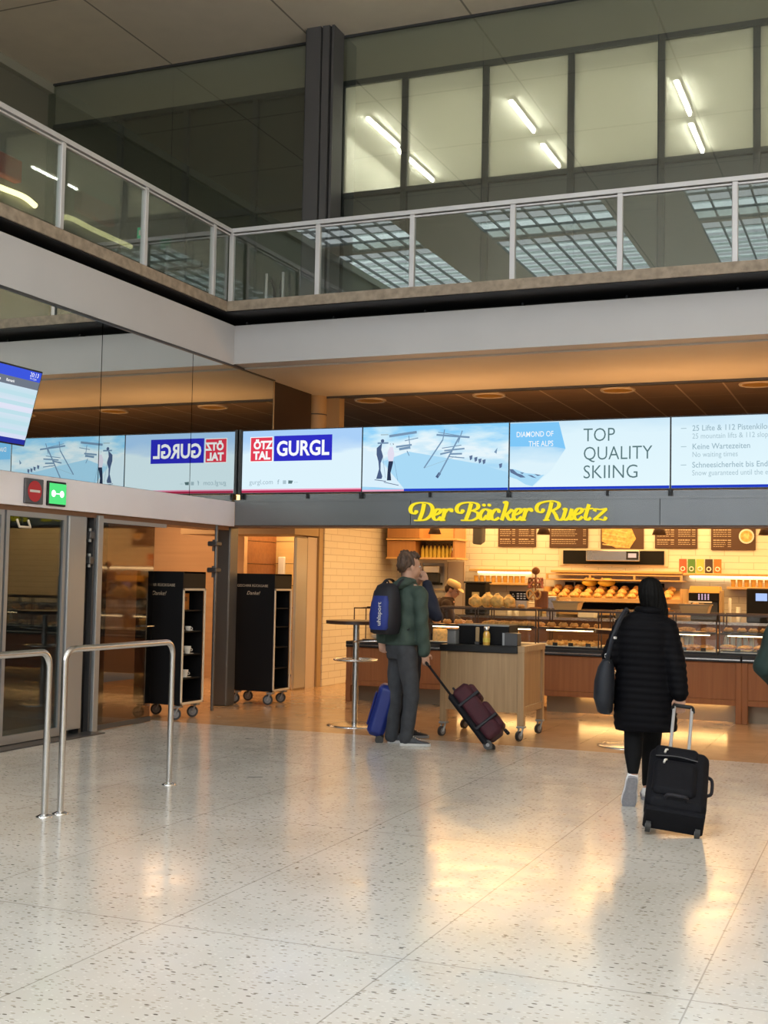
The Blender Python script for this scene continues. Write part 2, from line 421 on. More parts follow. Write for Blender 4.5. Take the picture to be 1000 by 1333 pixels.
def fuse(mb, voxel, smooth=4, name='f'):
    """melt overlapping pieces into one continuous surface; returns an MB"""
    me = mb.mesh(name); o = bpy.data.objects.new(name, me); C.objects.link(o)
    r = o.modifiers.new('r', 'REMESH'); r.mode = 'VOXEL'; r.voxel_size = voxel
    if smooth:
        sm = o.modifiers.new('s', 'SMOOTH'); sm.iterations = smooth; sm.factor = .5
    dg = bpy.context.evaluated_depsgraph_get(); dg.update()
    ev = bpy.data.meshes.new_from_object(o.evaluated_get(dg))
    out = MB(); out.add([v.co.copy() for v in ev.vertices], [tuple(p.vertices) for p in ev.polygons], mb.mats[0], True)
    bpy.data.objects.remove(o); bpy.data.meshes.remove(me); bpy.data.meshes.remove(ev)
    return out
def displace(mb, fn):
    """move vertices along their normals by fn(p)"""
    ns = [Vector() for _ in mb.v]
    for f in mb.f:
        a, b, c = (mb.v[f[i]] for i in range(3)); n = (b - a).cross(c - a)
        for i in f: ns[i] += n
    mb.v = [p + (n.normalized() * fn(p) if n.length > 0 else n) for p, n in zip(mb.v, ns)]
    return mb
def limb(mb, pts, rs, m, flat=None):
    """chain of tapered segments with round joints"""
    for i in range(len(pts) - 1):
        mb.cyl(pts[i], pts[i + 1], rs[i], m, rs[i + 1], 14)
    for p, r in zip(pts, rs): mb.ell(p, (r, r, r), m, 14, 8)
def torso(mb, secs, m, n=24, p=2.4):
    """sections (cx, cy, z, rx, ry, twist)"""
    rs = []
    for (cx, cy, z, rx, ry, tw) in secs:
        ring = []
        for k in range(n):
            t = 2 * PI * k / n; ct, st = math.cos(t), math.sin(t)
            e = (abs(ct) ** p + abs(st) ** p) ** (-1 / p)
            x, y = ct * e * rx, st * e * ry
            ring.append(Vector((cx + x * math.cos(tw) - y * math.sin(tw), cy + x * math.sin(tw) + y * math.cos(tw), z)))
        rs.append(ring)
    mb.rings(rs, m)


# ================================================================== SETTING
XW = -7.55          # plane of the left wall
YB = 13.45          # front of the bakery header
struct('floor', B((-8.4, -9, -.12), (6.5, 11.87, 0), M_terr))
struct('floor_bakery', B((-11, 11.87, -.12), (6.5, 20.2, 0), M_bfloor))
struct('floor_porch', B((-12.5, -9, -.12), (-8.4, 11.87, -.004), mat('dark_mat', (0.05, .048, .045), .8)))
struct('floor_threshold', B((-7.62, 6.0, 0.0), (-7.40, 10.62, .012), M_alud))
struct('ceiling', B((-12.6, -9, 9.42), (6.6, 16.2, 9.6), M_ceil)) if False else None
# ceiling with four skylight wells
SKY = [(-13.2 + 4.8 * k + .0, -13.2 + 4.8 * k + 3.1) for k in range(4)]
SKY = [(-12.9, -10.0), (-8.35, -5.4), (-3.75, -0.8), (0.85, 3.8)]
cb = MB()
rows = [(-8.8, -5.0), (-4.4, -.6), (.2, 4.3), (4.9, 6.3)]
ys = [-9, -6.5, 4.3, 4.9, 6.3, 16.2]
cb.box((-12.6, 6.3, 9.42), (6.6, 15.72, 9.6), M_ceil); cb.box((-12.6, 4.3, 9.42), (6.6, 4.9, 9.6), M_ceil); cb.box((-12.6, -9, 9.42), (6.6, -8.8, 9.6), M_ceil); cb.box((-12.6, -5.0, 9.42), (6.6, -4.4, 9.6), M_ceil); cb.box((-12.6, -.6, 9.42), (6.6, .2, 9.6), M_ceil)
xs = [-13.0]
for a, b in SKY: xs += [a, b]
xs.append(6.6)
for y0, y1 in rows:
    for i in range(0, len(xs), 2):
        if xs[i + 1] > xs[i]: cb.box((max(xs[i], -12.6), y0, 9.42), (xs[i + 1], y1, 9.6), M_ceil)
struct('ceiling', cb)
M_skyp = emis('skylight_daylight', (0.90, 0.95, 1.0), 24.0); M_skyd = emis('skylight_dull_daylight', (0.84, 0.92, .95), 3.0)
for i, (a, b) in enumerate(SKY):
    for y0, y1 in rows:
        a_ = max(a, -12.55)
        t = thing('skylight', None, 'skylight', ((a_ + b) / 2, (y0 + y1) / 2, 9.42), 0, 'skylights in the hall ceiling')
        t['label'] = 'large translucent skylight with a grid of bars in the hall ceiling'
        B((a_, y0, 9.50), (b, y1, 9.54), M_skyp if y0 < -5 else M_skyd).build('translucent_panel', t)
        Mg = mat('skylight_bars', (.22, .24, .24), .5) if 'skylight_bars' not in MATS else MATS['skylight_bars']
        g = MB()
        n = max(2, round((b - a_) / .42)); mlen = max(2, round((y1 - y0) / .62))
        for k in range(n + 1): x = a_ + (b - a_) * k / n; g.box((x - .014, y0, 9.43), (x + .014, y1, 9.49), Mg)
        for k in range(mlen + 1): y = y0 + (y1 - y0) * k / mlen; g.box((a_, y - .014, 9.435), (b, y + .014, 9.485), Mg)
        g.build('grid', t)
struct('wall_right', B((6.5, -9, 0), (6.7, 20.2, 9.6), M_cream))
struct('wall_rear', B((-12.8, -9.2, 0), (6.7, -9, 9.6), mat('hall_wall', (.4, .4, .4), .6)))
struct('wall_upper_left', B((-12.8, -9, 4.97), (-12.4, 16.2, 9.6), M_upwall))
struct('trim_ceiling_left', B((-12.4, -9, 9.27), (-12.3, 15.72, 9.42), mat('pale_cove', (.34, .34, .27), .5)))

M_rear_fill = emis('rear_fill_daylight', (.90, .95, 1.0), 1.4)  # glow for the made-up rear windows, added to light upright faces and ceiling
for k in range(6):  # window frames and glowing panes added on the unseen rear wall
    w_ = struct('window_%d' % (5 + k), MB().box((-10.6 + k * 2.8, -9.0, 1.0), (-10.5 + k * 2.8, -8.9, 8.8), M_frame).box((-10.6 + k * 2.8, -9.0, 1.0), (-7.9 + k * 2.8, -8.9, 1.1), M_frame).box((-10.6 + k * 2.8, -9.0, 8.7), (-7.9 + k * 2.8, -8.9, 8.8), M_frame).box((-10.6 + k * 2.8, -9.0, 4.9), (-7.9 + k * 2.8, -8.9, 5.0), M_frame))
    B((-10.5 + k * 2.8, -8.98, 1.1), (-7.9 + k * 2.8, -8.96, 8.7), M_rear_fill).build('pane', w_)
# ---- balcony slab, black recess, parapets
sl = MB()
sl.box((-12.4, -9, 4.84), (-7.47, 15.9, 4.95), M_black); sl.box((-7.47, 12.97, 4.84), (6.5, 15.9, 4.95), M_black)
sl.box((-12.4, -9, 4.85), (-7.45, 15.9, 4.97), M_stone); sl.box((-7.45, 12.95, 4.85), (6.5, 15.9, 4.97), M_stone)
struct('floor_balcony', sl)
sb = MB(); sb.box((-12.4, -9, 4.60), (-7.85, 15.9, 4.845), M_black); sb.box((-7.85, 13.65, 4.6), (6.5, 15.9, 4.845), M_black)
for k in range(14): sb.box((-7.5 + 1.2 * k - .012, 13.55, 4.75), (-7.5 + 1.2 * k + .012, 13.66, 4.845), M_frame)
struct('trim_recess', sb)
struct('wall_parapet_left', B((-7.85, -9, 4.26), (XW, 13.33, 4.75), M_white))
struct('wall_parapet_back', B((-7.55, 13.33, 4.27), (6.5, 13.62, 4.75), M_white))
struct('ceiling_soffit', B((-7.85, 13.62, 4.25), (6.5, 15.97, 4.6), M_soffit))
struct('trim_soffit_edge', B((-7.6, 15.97, 4.22), (6.5, 16.06, 4.45), M_alud))
struct('ceiling_passage', B((-9.7, 16.06, 4.30), (6.5, 20.2, 4.4), M_dceil))
struct('wall_passage_back', B((-9.7, 20.1, 2.9), (6.5, 20.2, 4.4), M_dceil))
# downlights of the dark ceiling
i = 0
for x in (-9.0, -7.15, -5.3, -3.45, -1.6, 0.25, 2.1):
    t = thing('round_downlight', 'round recessed downlight with a pale ring in the dark tiled ceiling above the screens', 'ceiling light', (x, 16.75, 4.3), 0, 'downlights above the screens')
    MB().torus((x, 16.75, 4.295), .22, .022, M_cream, 28, 6).build('ring', t)
    MB().lathe([(0.2, 4.285), (.2, 4.298)], (x, 16.75, 0), M_amber, 20).build('lens', t)

# ---- left wall of the ground floor
mw = B((-7.95, -9, 2.56), (-7.60, 14.45, 4.25), M_black)
struct('wall_left', mw)
M_seam = mat('seam_steel', (.3, .3, .3), .3, .8)
ysm = [14.45, 12.40, 10.60, 8.80, 7.0, 5.2, 3.4, 1.6, -9]
for i in range(len(ysm) - 1):
    o = struct('wall_mirror_panel', B((-7.60, ysm[i + 1] + .006, 2.56), (-7.57, ysm[i] - .006, 4.25), M_mirror))
struct('trim_mirror_top', B((-7.60, -9, 4.235), (-7.555, 14.47, 4.262), M_alud))
struct('trim_mirror_end', B((-7.62, 14.45, 2.56), (-7.565, 14.475, 4.25), M_tan))
dk = MB(); dk.box((-7.95, 14.475, 2.56), (-7.62, 15.1, 4.25), mat('dark_brown_panel', (.035, .02, .012), .4)); dk.box((-7.95, 15.11, 2.56), (-7.625, 15.72, 4.25), MATS['dark_brown_panel'])
struct('wall_brown_panel', dk)
pl = MB(); pl.cyl((-7.66, 15.95, 2.6), (-7.66, 15.95, 4.3), .16, M_tan, n=20); pl.box((-7.52, 15.98, 2.6), (-7.30, 16.15, 4.3), M_tan); pl.torus((-7.66, 15.95, 3.98), .162, .008, M_alud)
struct('pillar_passage', pl)
struct('wall_header_left', B((-7.95, -9, 2.25), (XW, 13.45, 2.555), M_hl))
struct('trim_header_left', B((-7.93, -9, 2.20), (-7.60, 13.4, 2.25), mat('bronze_trim', (.22, .12, .07), .35, .5)))
hb = MB()
hx = [-7.55, -5.20, -2.30, .7, 3.6, 6.5]
for i in range(5): hb.box((hx[i] + .004, YB, 2.265), (hx[i + 1] - .004, YB + .25, 2.555), M_hb)
hb.box((-7.55, YB + .01, 2.27), (6.5, YB + .24, 2.55), M_black)
hb.box((-7.55, YB - .01, 2.555), (6.5, YB + .26, 2.58), M_hb)
struct('wall_header_bakery', hb)
struct('trim_header_bakery', B((-7.9, YB + .02, 2.24), (6.5, YB + .3, 2.265), mat('brown_edge', (.16, .08, .04), .5)))
struct('ceiling_bakery', B((-11, YB + .25, 2.86), (6.5, 20.1, 2.95), M_cream))
struct('ceiling_porch', B((-12.5, -9, 2.56), (-7.95, 12.0, 2.7), M_frame))
struct('pillar_corner', B((-7.90, 13.62, 0), (-7.70, 13.84, 2.3), M_pillar, .015))

# ---- glazed entrance in the left wall
struct('wall_porch', B((-12.5, 11.3, 0), (-8.02, 11.45, 2.6), mat('porch_grey', (.13, .14, .145), .5)))
struct('wall_porch_back', B((-12.6, -9, 0), (-12.4, 16, 2.7), mat('porch_wall', (.10, .105, .11), .6)))
def door_leaf(name, y0, y1, glassm, x=-7.62, fr=.045, fm=M_alu, z1=2.2, parts=()):
    m = MB()
    m.box((x - .025, y0, .02), (x + .025, y0 + fr, z1), fm); m.box((x - .025, y1 - fr, .02), (x + .025, y1, z1), fm)
    m.box((x - .025, y0 + fr, .02), (x + .025, y1 - fr, .10), fm); m.box((x - .025, y0 + fr, z1 - .05), (x + .025, y1 - fr, z1), fm)
    d = struct(name, m)
    o = B((x - .006, y0 + fr, .10), (x + .006, y1 - fr, z1 - .05), glassm).build('pane', d)
    return d
d1 = door_leaf('door_1', 9.235, 10.14, M_doorg)
hd = MB(); hd.tube([(-7.58, 9.36, 2.12), (-7.55, 9.36, 2.05), (-7.55, 9.52, 2.05), (-7.58, 9.52, 2.12)], .012, M_cream, 8); hd.build('closer_loop', d1)
d2 = door_leaf('door_2', 8.25, 9.205, M_doorg)
door_leaf('door_3', 7.2, 8.24, M_doorg); door_leaf('door_4', 6.1, 7.19, M_doorg)
struct('trim_door_post', B((-7.66, 10.15, 0.06), (-7.57, 10.44, 2.2), M_alu, .008))
tp = MB(); tp.box((-7.72, 10.445, 0), (-7.60, 10.475, 2.2), M_alud); tp.box((-7.70, 10.475, 0), (-7.63, 10.52, 2.2), M_alu); tp.box((-7.74, 10.52, 0), (-7.66, 10.60, 2.2), M_black)
tp.box((-7.70, 10.60, 0), (-7.60, 10.63, 2.2), M_alud)
for z in (2.02, 1.76): tp.box((-7.66, 10.52, z - .04), (-7.58, 10.60, z + .04), M_alud, .01); tp.cyl((-7.62, 10.56, z - .07), (-7.62, 10.56, z + .07), .018, M_alu)
struct('trim_door_track', tp)
w1 = B((-7.65, 10.64, .0), (-7.57, 10.73, 2.23), M_alu, .006); w1.box((-7.62, 10.73, 2.16), (-7.58, 11.95, 2.2), M_alu); w1.box((-7.62, 10.73, .01), (-7.58, 11.73, .06), M_alud)
w1 = struct('window_1', w1); B((-7.606, 10.73, .06), (-7.594, 11.73, 2.16), M_slideg).build('pane', w1)
hn = MB(); hn.cyl((-7.59, 11.60, 1.06), (-7.53, 11.60, 1.06), .008, M_chrome); hn.cyl((-7.53, 11.52, 1.06), (-7.53, 11.66, 1.06), .009, M_chrome); hn.build('handle', w1)
w0 = struct('window_2', MB().box((-7.66, -9, 0), (-7.58, 6.1, .25), M_alu).box((-7.66, -9, 2.1), (-7.58, 6.1, 2.2), M_alu).box((-7.66, 6.05, 0), (-7.58, 6.1, 2.2), M_alu).box((-7.66, 3.0, 0), (-7.58, 3.1, 2.2), M_alu))
B((-7.625, -9, .25), (-7.615, 6.05, 2.1), M_doorg).build('pane', w0)
pp = thing('door_track_pole', 'slim grey vertical pole with two clamps standing in front of the corner pillar', 'pole', (-7.6, 13.10, 0))
MB().cyl((-7.6, 13.10, 0), (-7.6, 13.10, 2.25), .02, M_pillar).build('pole', pp)
for z in (2.02, 1.70): MB().box((-7.68, 13.02, z - .03), (-7.55, 13.16, z + .03), M_alud, .012).cyl((-7.62, 13.07, z - .09), (-7.62, 13.07, z + .05), .014, M_alud).build('clamp', pp)

# ---- alcove behind the trolleys and tiled side wall
ba = MB()
struct('wall_alcove_tan', B((-12.5, 17.39, 0), (-9.57, 17.5, 2.9), M_warmwall))
m_ = MB()
for k in range(8): m_.box((-9.6, 17.5, k * .37 + .004), (-9.57, 18.55, k * .37 + .364), M_redwood)
m_.box((-9.63, 17.5, 0), (-9.6, 18.6, 2.9), M_black); struct('wall_alcove_dark', m_)
m_ = MB()
for k in range(8): m_.box((-9.6, 18.5, k * .37 + .004 + .02), (-8.0, 18.53, k * .37 + .364 + .02), M_yelwood)
m_.box((-9.6, 18.53, 0), (-8.3, 18.6, 2.9), M_black); struct('wall_alcove_light', m_)
struct('wall_steel_panel', MB().box((-8.05, 16.10, 0), (-8.0, 16.50, 2.24), mat('pale_steel_panel', (.62, .60, .56), .3, .5), .03))
struct('wall_beige_panel', B((-8.05, 16.5, 0), (-8.005, 16.82, 2.24), M_beige))
struct('trim_tan_post', B((-8.25, 16.82, 0), (-7.97, 16.96, 2.86), M_tan))
struct('wall_alcove_lintel', B((-9.9, 16.0, 2.26), (-7.98, 16.9, 2.86), M_tan))
struct('wall_tiled', MB().rings([[(-8.2, 16.96, z), (-7.95, 16.96, z), (-7.86, 20.1, z), (-8.2, 20.1, z)] for z in (0, 2.86)], M_tile, smooth=False))
struct('wall_bakery_back', B((-8.2, 19.76, 0), (6.5, 20.1, 2.86), M_tile))
nt_ = tag(B((-9.50, 18.44, 1.52), (-9.38, 18.49, 1.98), M_offwhite, .01).build('wall_notice'), 'narrow white notice on the light wooden boards above the right trolley', 'notice')

# ---- upper floor: facade glass, frames, lit offices
fg = MB()
struct('window_3', MB().box((-12.4, 15.70, 4.97), (6.5, 15.73, 5.02), M_frame).box((-12.4, 15.69, 9.39), (6.5, 15.74, 9.42), M_frame))
gx_ = [-12.4, -10.07, -7.52, -5.12, -2.74, -.34, 2.06, 4.46, 6.5]
win3 = bpy.data.objects['window_3']
for i in range(8): B((gx_[i] + .004, 15.706, 5.02), (gx_[i + 1] - .004, 15.716, 9.39), M_outer).build('pane', win3)
fr = MB()
MUL = [-11.13 + 1.2 * k for k in range(15)]
for x in MUL: fr.box((x - .045, 15.86, 4.97), (x + .045, 15.98, 8.80), M_frame)
fr.box((-12.4, 15.85, 8.74), (6.5, 15.98, 8.82), M_frame); fr.box((-7.3, 15.86, 7.10), (6.5, 15.98, 7.17), M_frame)
fr.box((-9.6, 15.87, 7.02), (-7.5, 15.97, 7.12), M_frame); fr.box((-12.4, 15.87, 6.3), (-9.6, 15.97, 6.38), M_frame)
fr.box((-7.42, 15.86, 4.97), (-7.27, 15.98, 8.8), M_frame)
struct('window_4', fr)
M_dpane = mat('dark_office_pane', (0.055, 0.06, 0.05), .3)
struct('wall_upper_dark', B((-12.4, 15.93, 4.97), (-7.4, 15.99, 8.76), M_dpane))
struct('wall_spandrel', B((-7.3, 15.93, 4.97), (6.5, 15.99, 7.12), M_spand))
struct('wall_above_windows', B((-12.4, 15.9, 8.8), (6.5, 16.1, 9.6), mat('reflection_tone_wall', (.36, .33, .26), .6)))  # colour lightened to make up for the ceiling mirrored in the glass
rm = MB()
rm.box((-7.35, 16.0, 7.0), (6.5, 23, 7.1), M_room); rm.box((-7.35, 23, 7.0), (6.5, 23.1, 9.3), M_room); rm.box((-8.6, 16.0, 9.15), (6.5, 23, 9.25), M_room)
rm.box((-7.9 - .7, 16.0, 7), (-8.5, 23, 9.2), M_room); rm.box((6.4, 16, 7), (6.5, 23, 9.2), M_room); rm.box((-8.6, 16.0, 7.0), (-7.35, 23, 7.1), M_room)
rm.box((-8.6, 17.0, 8.97), (6.5, 17.2, 9.15), M_room)
struct('wall_office', rm)
M_tube = emis('fluorescent_tube', (1.0, 0.98, 0.86), 62)
for x, ya, yb in ((-7.80, 17.9, 19.3), (-7.86, 19.45, 21.2), (-5.42, 18.0, 19.4), (-5.45, 20.0, 21.2), (-2.90, 18.1, 19.5), (-2.95, 19.9, 21.3), (-.4, 18, 19.4), (2.1, 18, 19.4)):
    t = thing('fluorescent_batten', None, 'ceiling light', (x, (ya + yb) / 2, 9.15), 0, 'fluorescent battens in the upper offices')
    t['label'] = 'glowing fluorescent batten on the office ceiling behind the upper windows'
    MB().box((x - .045, ya, 9.11), (x + .045, yb, 9.148), M_offwhite).build('housing', t)
    MB().cyl((x, ya + .03, 9.08), (x, yb - .03, 9.08), .022, M_tube, n=8).build('tube', t)
m_, nt_x, out_x = new_mat('dusty_haze_glass')  # dirty-glass pane added so office light spreads as a bright haze
a_ = N(nt_x, 'ShaderNodeBsdfTransparent', n0=(1, 1, 1, 1)); b_ = N(nt_x, 'ShaderNodeBsdfTranslucent', n0=(.96, .93, .85, 1)); c_ = N(nt_x, 'ShaderNodeMixShader', n0=.35)
nt_x.links.new(a_.outputs[0], c_.inputs[1]); nt_x.links.new(b_.outputs[0], c_.inputs[2]); nt_x.links.new(c_.outputs[0], out_x.inputs[0])
for k in range(len(MUL) - 1):
    if MUL[k] > -7.4: B((MUL[k] + .045, 15.90, 7.17), (MUL[k + 1] - .045, 15.905, 8.74), m_).build('dusty_haze_pane', bpy.data.objects['window_4'])
B((-7.27, 15.90, 7.17), (MUL[4] - .045, 15.905, 8.74), m_).build('dusty_haze_pane', bpy.data.objects['window_4'])
# big column
cl = MB()
cl.box((-7.66, 15.35, 4.97), (-7.62, 15.66, 9.42), M_frame); cl.box((-7.62, 15.30, 4.97), (-7.40, 15.66, 9.42), M_colm); cl.box((-7.40, 15.36, 4.97), (-7.375, 15.66, 9.42), M_black)
cl.box((-7.375, 15.31, 4.97), (-7.27, 15.66, 9.42), M_colm); cl.box((-7.27, 15.36, 4.97), (-7.235, 15.66, 9.42), M_black); cl.box((-7.235, 15.32, 4.97), (-7.20, 15.66, 9.42), M_colm)
struct('pillar_upper', cl)
hd = MB()
for x, s_ in ((-8.33, 1), (-8.06, -1)):
    t = thing('door_pull', ('left' if s_ > 0 else 'right') + ' one of the two upright steel door pulls on the balcony glazing', 'door handle', (x, 15.6, 5.2))
    MB().cyl((x, 15.6, 5.15), (x, 15.6, 6.02), .022, M_railm).build('bar', t)
    MB().tube([(x, 15.6, 5.9), (x + s_ * .05, 15.66, 5.93), (x + s_ * .09, 15.68, 5.8), (x + s_ * .09, 15.68, 5.35), (x, 15.6, 5.25)], .018, M_black, 8).build('bracket', t)

# ---- balcony railings (one per side)
def railing(name, label, pts, a, b, z0=4.97, z1=5.88):
    a = Vector(a); b = Vector(b); d = (b - a).normalized(); n = Vector((-d.y, d.x, 0))
    t = thing(name, label, 'railing', a)
    m = MB(); m.rings([[p + n * u + Vector((0, 0, w)) for u, w in ((-.035, z1 - .05), (.035, z1 - .05), (.035, z1), (-.035, z1))] for p in (a, b)], M_railm, smooth=False)
    m.rings([[p + n * u + Vector((0, 0, w)) for u, w in ((-.02, z1 - .085), (.02, z1 - .085), (.02, z1 - .066), (-.02, z1 - .066))] for p in (a, b)], M_railm, smooth=False)
    m.build('handrail', t)
    for p in pts:
        p = Vector(p); q = MB(); q.box((p.x - .03, p.y - .03, z0), (p.x + .03, p.y + .03, z1 - .05), M_railm, .005); q.build('post', t)
    g = MB(); g.rings([[p + n * u + Vector((0, 0, w)) for u, w in ((-.005, z0 + .02), (.005, z0 + .02), (.005, z1 - .09), (-.005, z1 - .09))] for p in (a + d * .05, b - d * .05)], M_railg, smooth=False)
    g.build('pane', t)
railing('balcony_railing', 'grey metal balcony railing with glass running along the left side of the hall', [(-7.47, y, 0) for y in (12.62, 11.16, 9.70, 8.24, 6.78, 5.3, 3.9)], (-7.47, -8.5, 0), (-7.47, 13.02, 0))
railing('balcony_railing', 'grey metal balcony railing with glass running above the bakery', [(-7.47 + 1.2 * k if k else -7.44, 13.03, 0) for k in range(12)], (-7.50, 13.03, 0), (6.5, 13.03, 0))
# things seen upstairs on the left
tag(B((-12.40, 14.0, 7.58), (-12.25, 14.97, 7.92), mat('red_panel', (.30, .06, .03), .5), .02).build('red_box_sign'), 'dull red box on the upper left wall behind the railing', 'sign')
lt = MB(); lt.tube(catmull([(-12.33, 13.4, 7.40), (-12.33, 14.5, 7.40), (-12.33, 15.1, 7.42), (-12.33, 15.4, 7.36)], 5), .045, emis('upper_strip_light', (1, .85, .42), 3), 8)
tag(lt.build('strip_light'), 'curved warm strip light glowing on the upper left wall', 'light')
es = thing('exit_sign', 'small green exit sign on a thin post upstairs behind the left railing', 'sign', (-10.2, 15.4, 4.97))
MB().cyl((-10.29, 15.42, 4.97), (-10.29, 15.42, 6.7), .02, M_railm, n=8).build('post', es)
MB().box((-10.42, 15.38, 6.67), (-10.25, 15.41, 6.83), mat('exit_green', (.02, .25, .10), .4, emit=(.05, .5, .25), es=.4)).box((-10.39, 15.375, 6.71), (-10.31, 15.38, 6.79), M_offwhite).build('plate', es)

# ================================================================== SCREENS AND SIGNS
def ramp_emit(name, stops, axis, z0, z1, noise=0.0, s=1.0):
    """picture shown on a screen: colour bands running along one axis, slightly clouded"""
    m, nt, out = new_mat(name)
    e = N(nt, 'ShaderNodeEmission', n1=s); g = N(nt, 'ShaderNodeNewGeometry'); sp = N(nt, 'ShaderNodeSeparateXYZ')
    nt.links.new(g.outputs['Position'], sp.inputs[0])
    mr = N(nt, 'ShaderNodeMapRange', n1=z0, n2=z1, n3=0.0, n4=1.0); nt.links.new(sp.outputs[axis], mr.inputs[0])
    src = mr.outputs[0]
    if noise:
        nz = N(nt, 'ShaderNodeTexNoise', i_Scale=3.0, i_Detail=4.0); mp = N(nt, 'ShaderNodeMapping'); mp.inputs['Scale'].default_value = (.8, 1, 3)
        nt.links.new(g.outputs['Position'], mp.inputs[0]); nt.links.new(mp.outputs[0], nz.inputs['Vector'])
        a = N(nt, 'ShaderNodeMapRange', n1=.3, n2=.7, n3=-noise, n4=noise); nt.links.new(nz.outputs[0], a.inputs[0])
        ad = N(nt, 'ShaderNodeMath', operation='ADD'); nt.links.new(src, ad.inputs[0]); nt.links.new(a.outputs[0], ad.inputs[1]); src = ad.outputs[0]
    cr = N(nt, 'ShaderNodeValToRGB'); el = cr.color_ramp.elements
    while len(el) < len(stops): el.new(.5)
    for q, (p, c) in zip(el, stops): q.position = p; q.color = c4(c)
    nt.links.new(src, cr.inputs[0]); nt.links.new(cr.outputs[0], e.inputs[0]); nt.links.new(e.outputs[0], out.inputs[0])
    return m
def se(n, r, g, b, s=1.0): return emis(n, srgb(r, g, b), s)
ZB, ZT, YS = 2.675, 3.45, 13.55
E_white = se('screen_white', 250, 252, 253); E_red = se('screen_red', 226, 62, 84); E_blue = se('screen_blue', 48, 48, 196)
E_txt = se('screen_grey_text', 92, 120, 124); E_faint = se('screen_faint_text', 172, 196, 206); E_mid = se('screen_mid_text', 158, 184, 196)
E_crim = se('screen_crimson', 178, 44, 80); E_pink = se('screen_pink', 240, 160, 190); E_deep = se('screen_deep_blue', 34, 62, 196)
E_sky = se('screen_sky', 128, 200, 248); E_snow = se('screen_snow', 218, 240, 252); E_shade = se('screen_snow_shade', 170, 218, 246); E_dark = se('screen_figure', 78, 96, 132); E_lift = se('screen_lift', 120, 150, 180); E_rock = se('screen_rock', 96, 116, 150); E_navy2 = se('screen_navy', 44, 56, 82); E_pale = se('screen_pale_pink', 226, 222, 240)
R1 = ramp_emit('picture_logo', [(0, srgb(222, 244, 253)), (.62, srgb(222, 243, 253)), (.70, srgb(196, 224, 250)), (.86, srgb(170, 208, 248)), (1, srgb(170, 208, 248))], 2, ZB, ZT, .04)
R2 = ramp_emit('picture_mountain', [(0, srgb(158, 212, 246)), (.40, srgb(190, 228, 248)), (.60, srgb(232, 246, 252)), (.8, srgb(196, 232, 250)), (1, srgb(140, 208, 250))], 2, ZB, ZT, .22)
R3 = ramp_emit('picture_clouds', [(0, srgb(212, 240, 252)), (.35, srgb(222, 243, 252)), (.58, srgb(190, 226, 248)), (.7, srgb(110, 190, 245)), (1, srgb(92, 178, 244))], 2, ZB, ZT, .06)
R4 = ramp_emit('picture_text_panel', [(0, srgb(228, 248, 254)), (.8, srgb(222, 244, 253)), (1, srgb(204, 232, 248))], 2, ZB, ZT, .05)
M_bez = mat('screen_bezel', (.02, .022, .026), .4)
def fY(x0, z0, y0): return lambda x, y, d: (x0 + x, y0 - d, z0 + y)
def screen(x0, x1, pic, label):
    t = thing('display_screen', label, 'screen', ((x0 + x1) / 2, YS + .06, ZB - .01), 0, 'advertising screens above the bakery')
    B((x0 + .002, YS, ZB - .012), (x1 - .002, YS + .12, ZT + .012), M_bez).build('casing', t)
    p = MB(); p.box((x0 + .009, YS - .004, ZB), (x1 - .009, YS + .002, ZT), pic)
    return t, p, fY(x0, ZB, YS - .004)
def poly(mb, f, pts, m, d=.001): mb.add([f(x, y, d) for x, y in pts], [tuple(range(len(pts)))], m)
def rect(mb, f, x0, y0, x1, y1, m, d=.001): poly(mb, f, [(x0, y0), (x1, y0), (x1, y1), (x0, y1)], m, d)
def line(mb, f, a, b, w, m, d=.002):
    a = Vector(a); b = Vector(b); n = (b - a).normalized(); n = Vector((-n.y, n.x)) * w / 2
    poly(mb, f, [a - n, b - n, b + n, a + n], m, d)
# 1: logo screen
t, p, f = screen(-7.52, -5.875, R1, 'leftmost advertising screen with the red ÖTZTAL and blue GURGL logo')
rect(p, f, .115, .385, .435, .70, E_white); rect(p, f, .125, .395, .425, .69, E_red, .002); rect(p, f, .45, .39, 1.245, .705, E_blue, .002)
text(p, 'ÖTZ', f := fY(-7.52 + .165, ZB + .55, YS - .004), .135, E_white, (0, .003), bold=.05, sx=.92)
text(p, 'TAL', fY(-7.52 + .165, ZB + .42, YS - .004), .135, E_white, (0, .003), bold=.05, sx=.98)
text(p, 'GURGL', fY(-7.52 + .485, ZB + .46, YS - .004), .255, E_white, (0, .003), bold=.028, sx=.86)
text(p, 'gurgl.com', fY(-7.52 + .115, ZB + .105, YS - .004), .085, E_mid, (0, .003))
f = fY(-7.52, ZB, YS - .004)
text(p, 'f', fY(-7.52 + .51, ZB + .105, YS - .004), .08, E_mid, (0, .003), bold=.02); rect(p, f, .585, .105, .63, .15, E_faint, .003); poly(p, f, [(.66, .108), (.71, .108), (.725, .145), (.66, .15)], E_txt, .003); text(p, '...', fY(-7.52 + .74, ZB + .12, YS - .004), .08, E_mid, (0, .003))
rect(p, f, 0.01, 0.02, 1.64, .045, E_pink); rect(p, f, 0.01, 0, 1.64, .028, E_crim, .002)
p.build('picture', t)
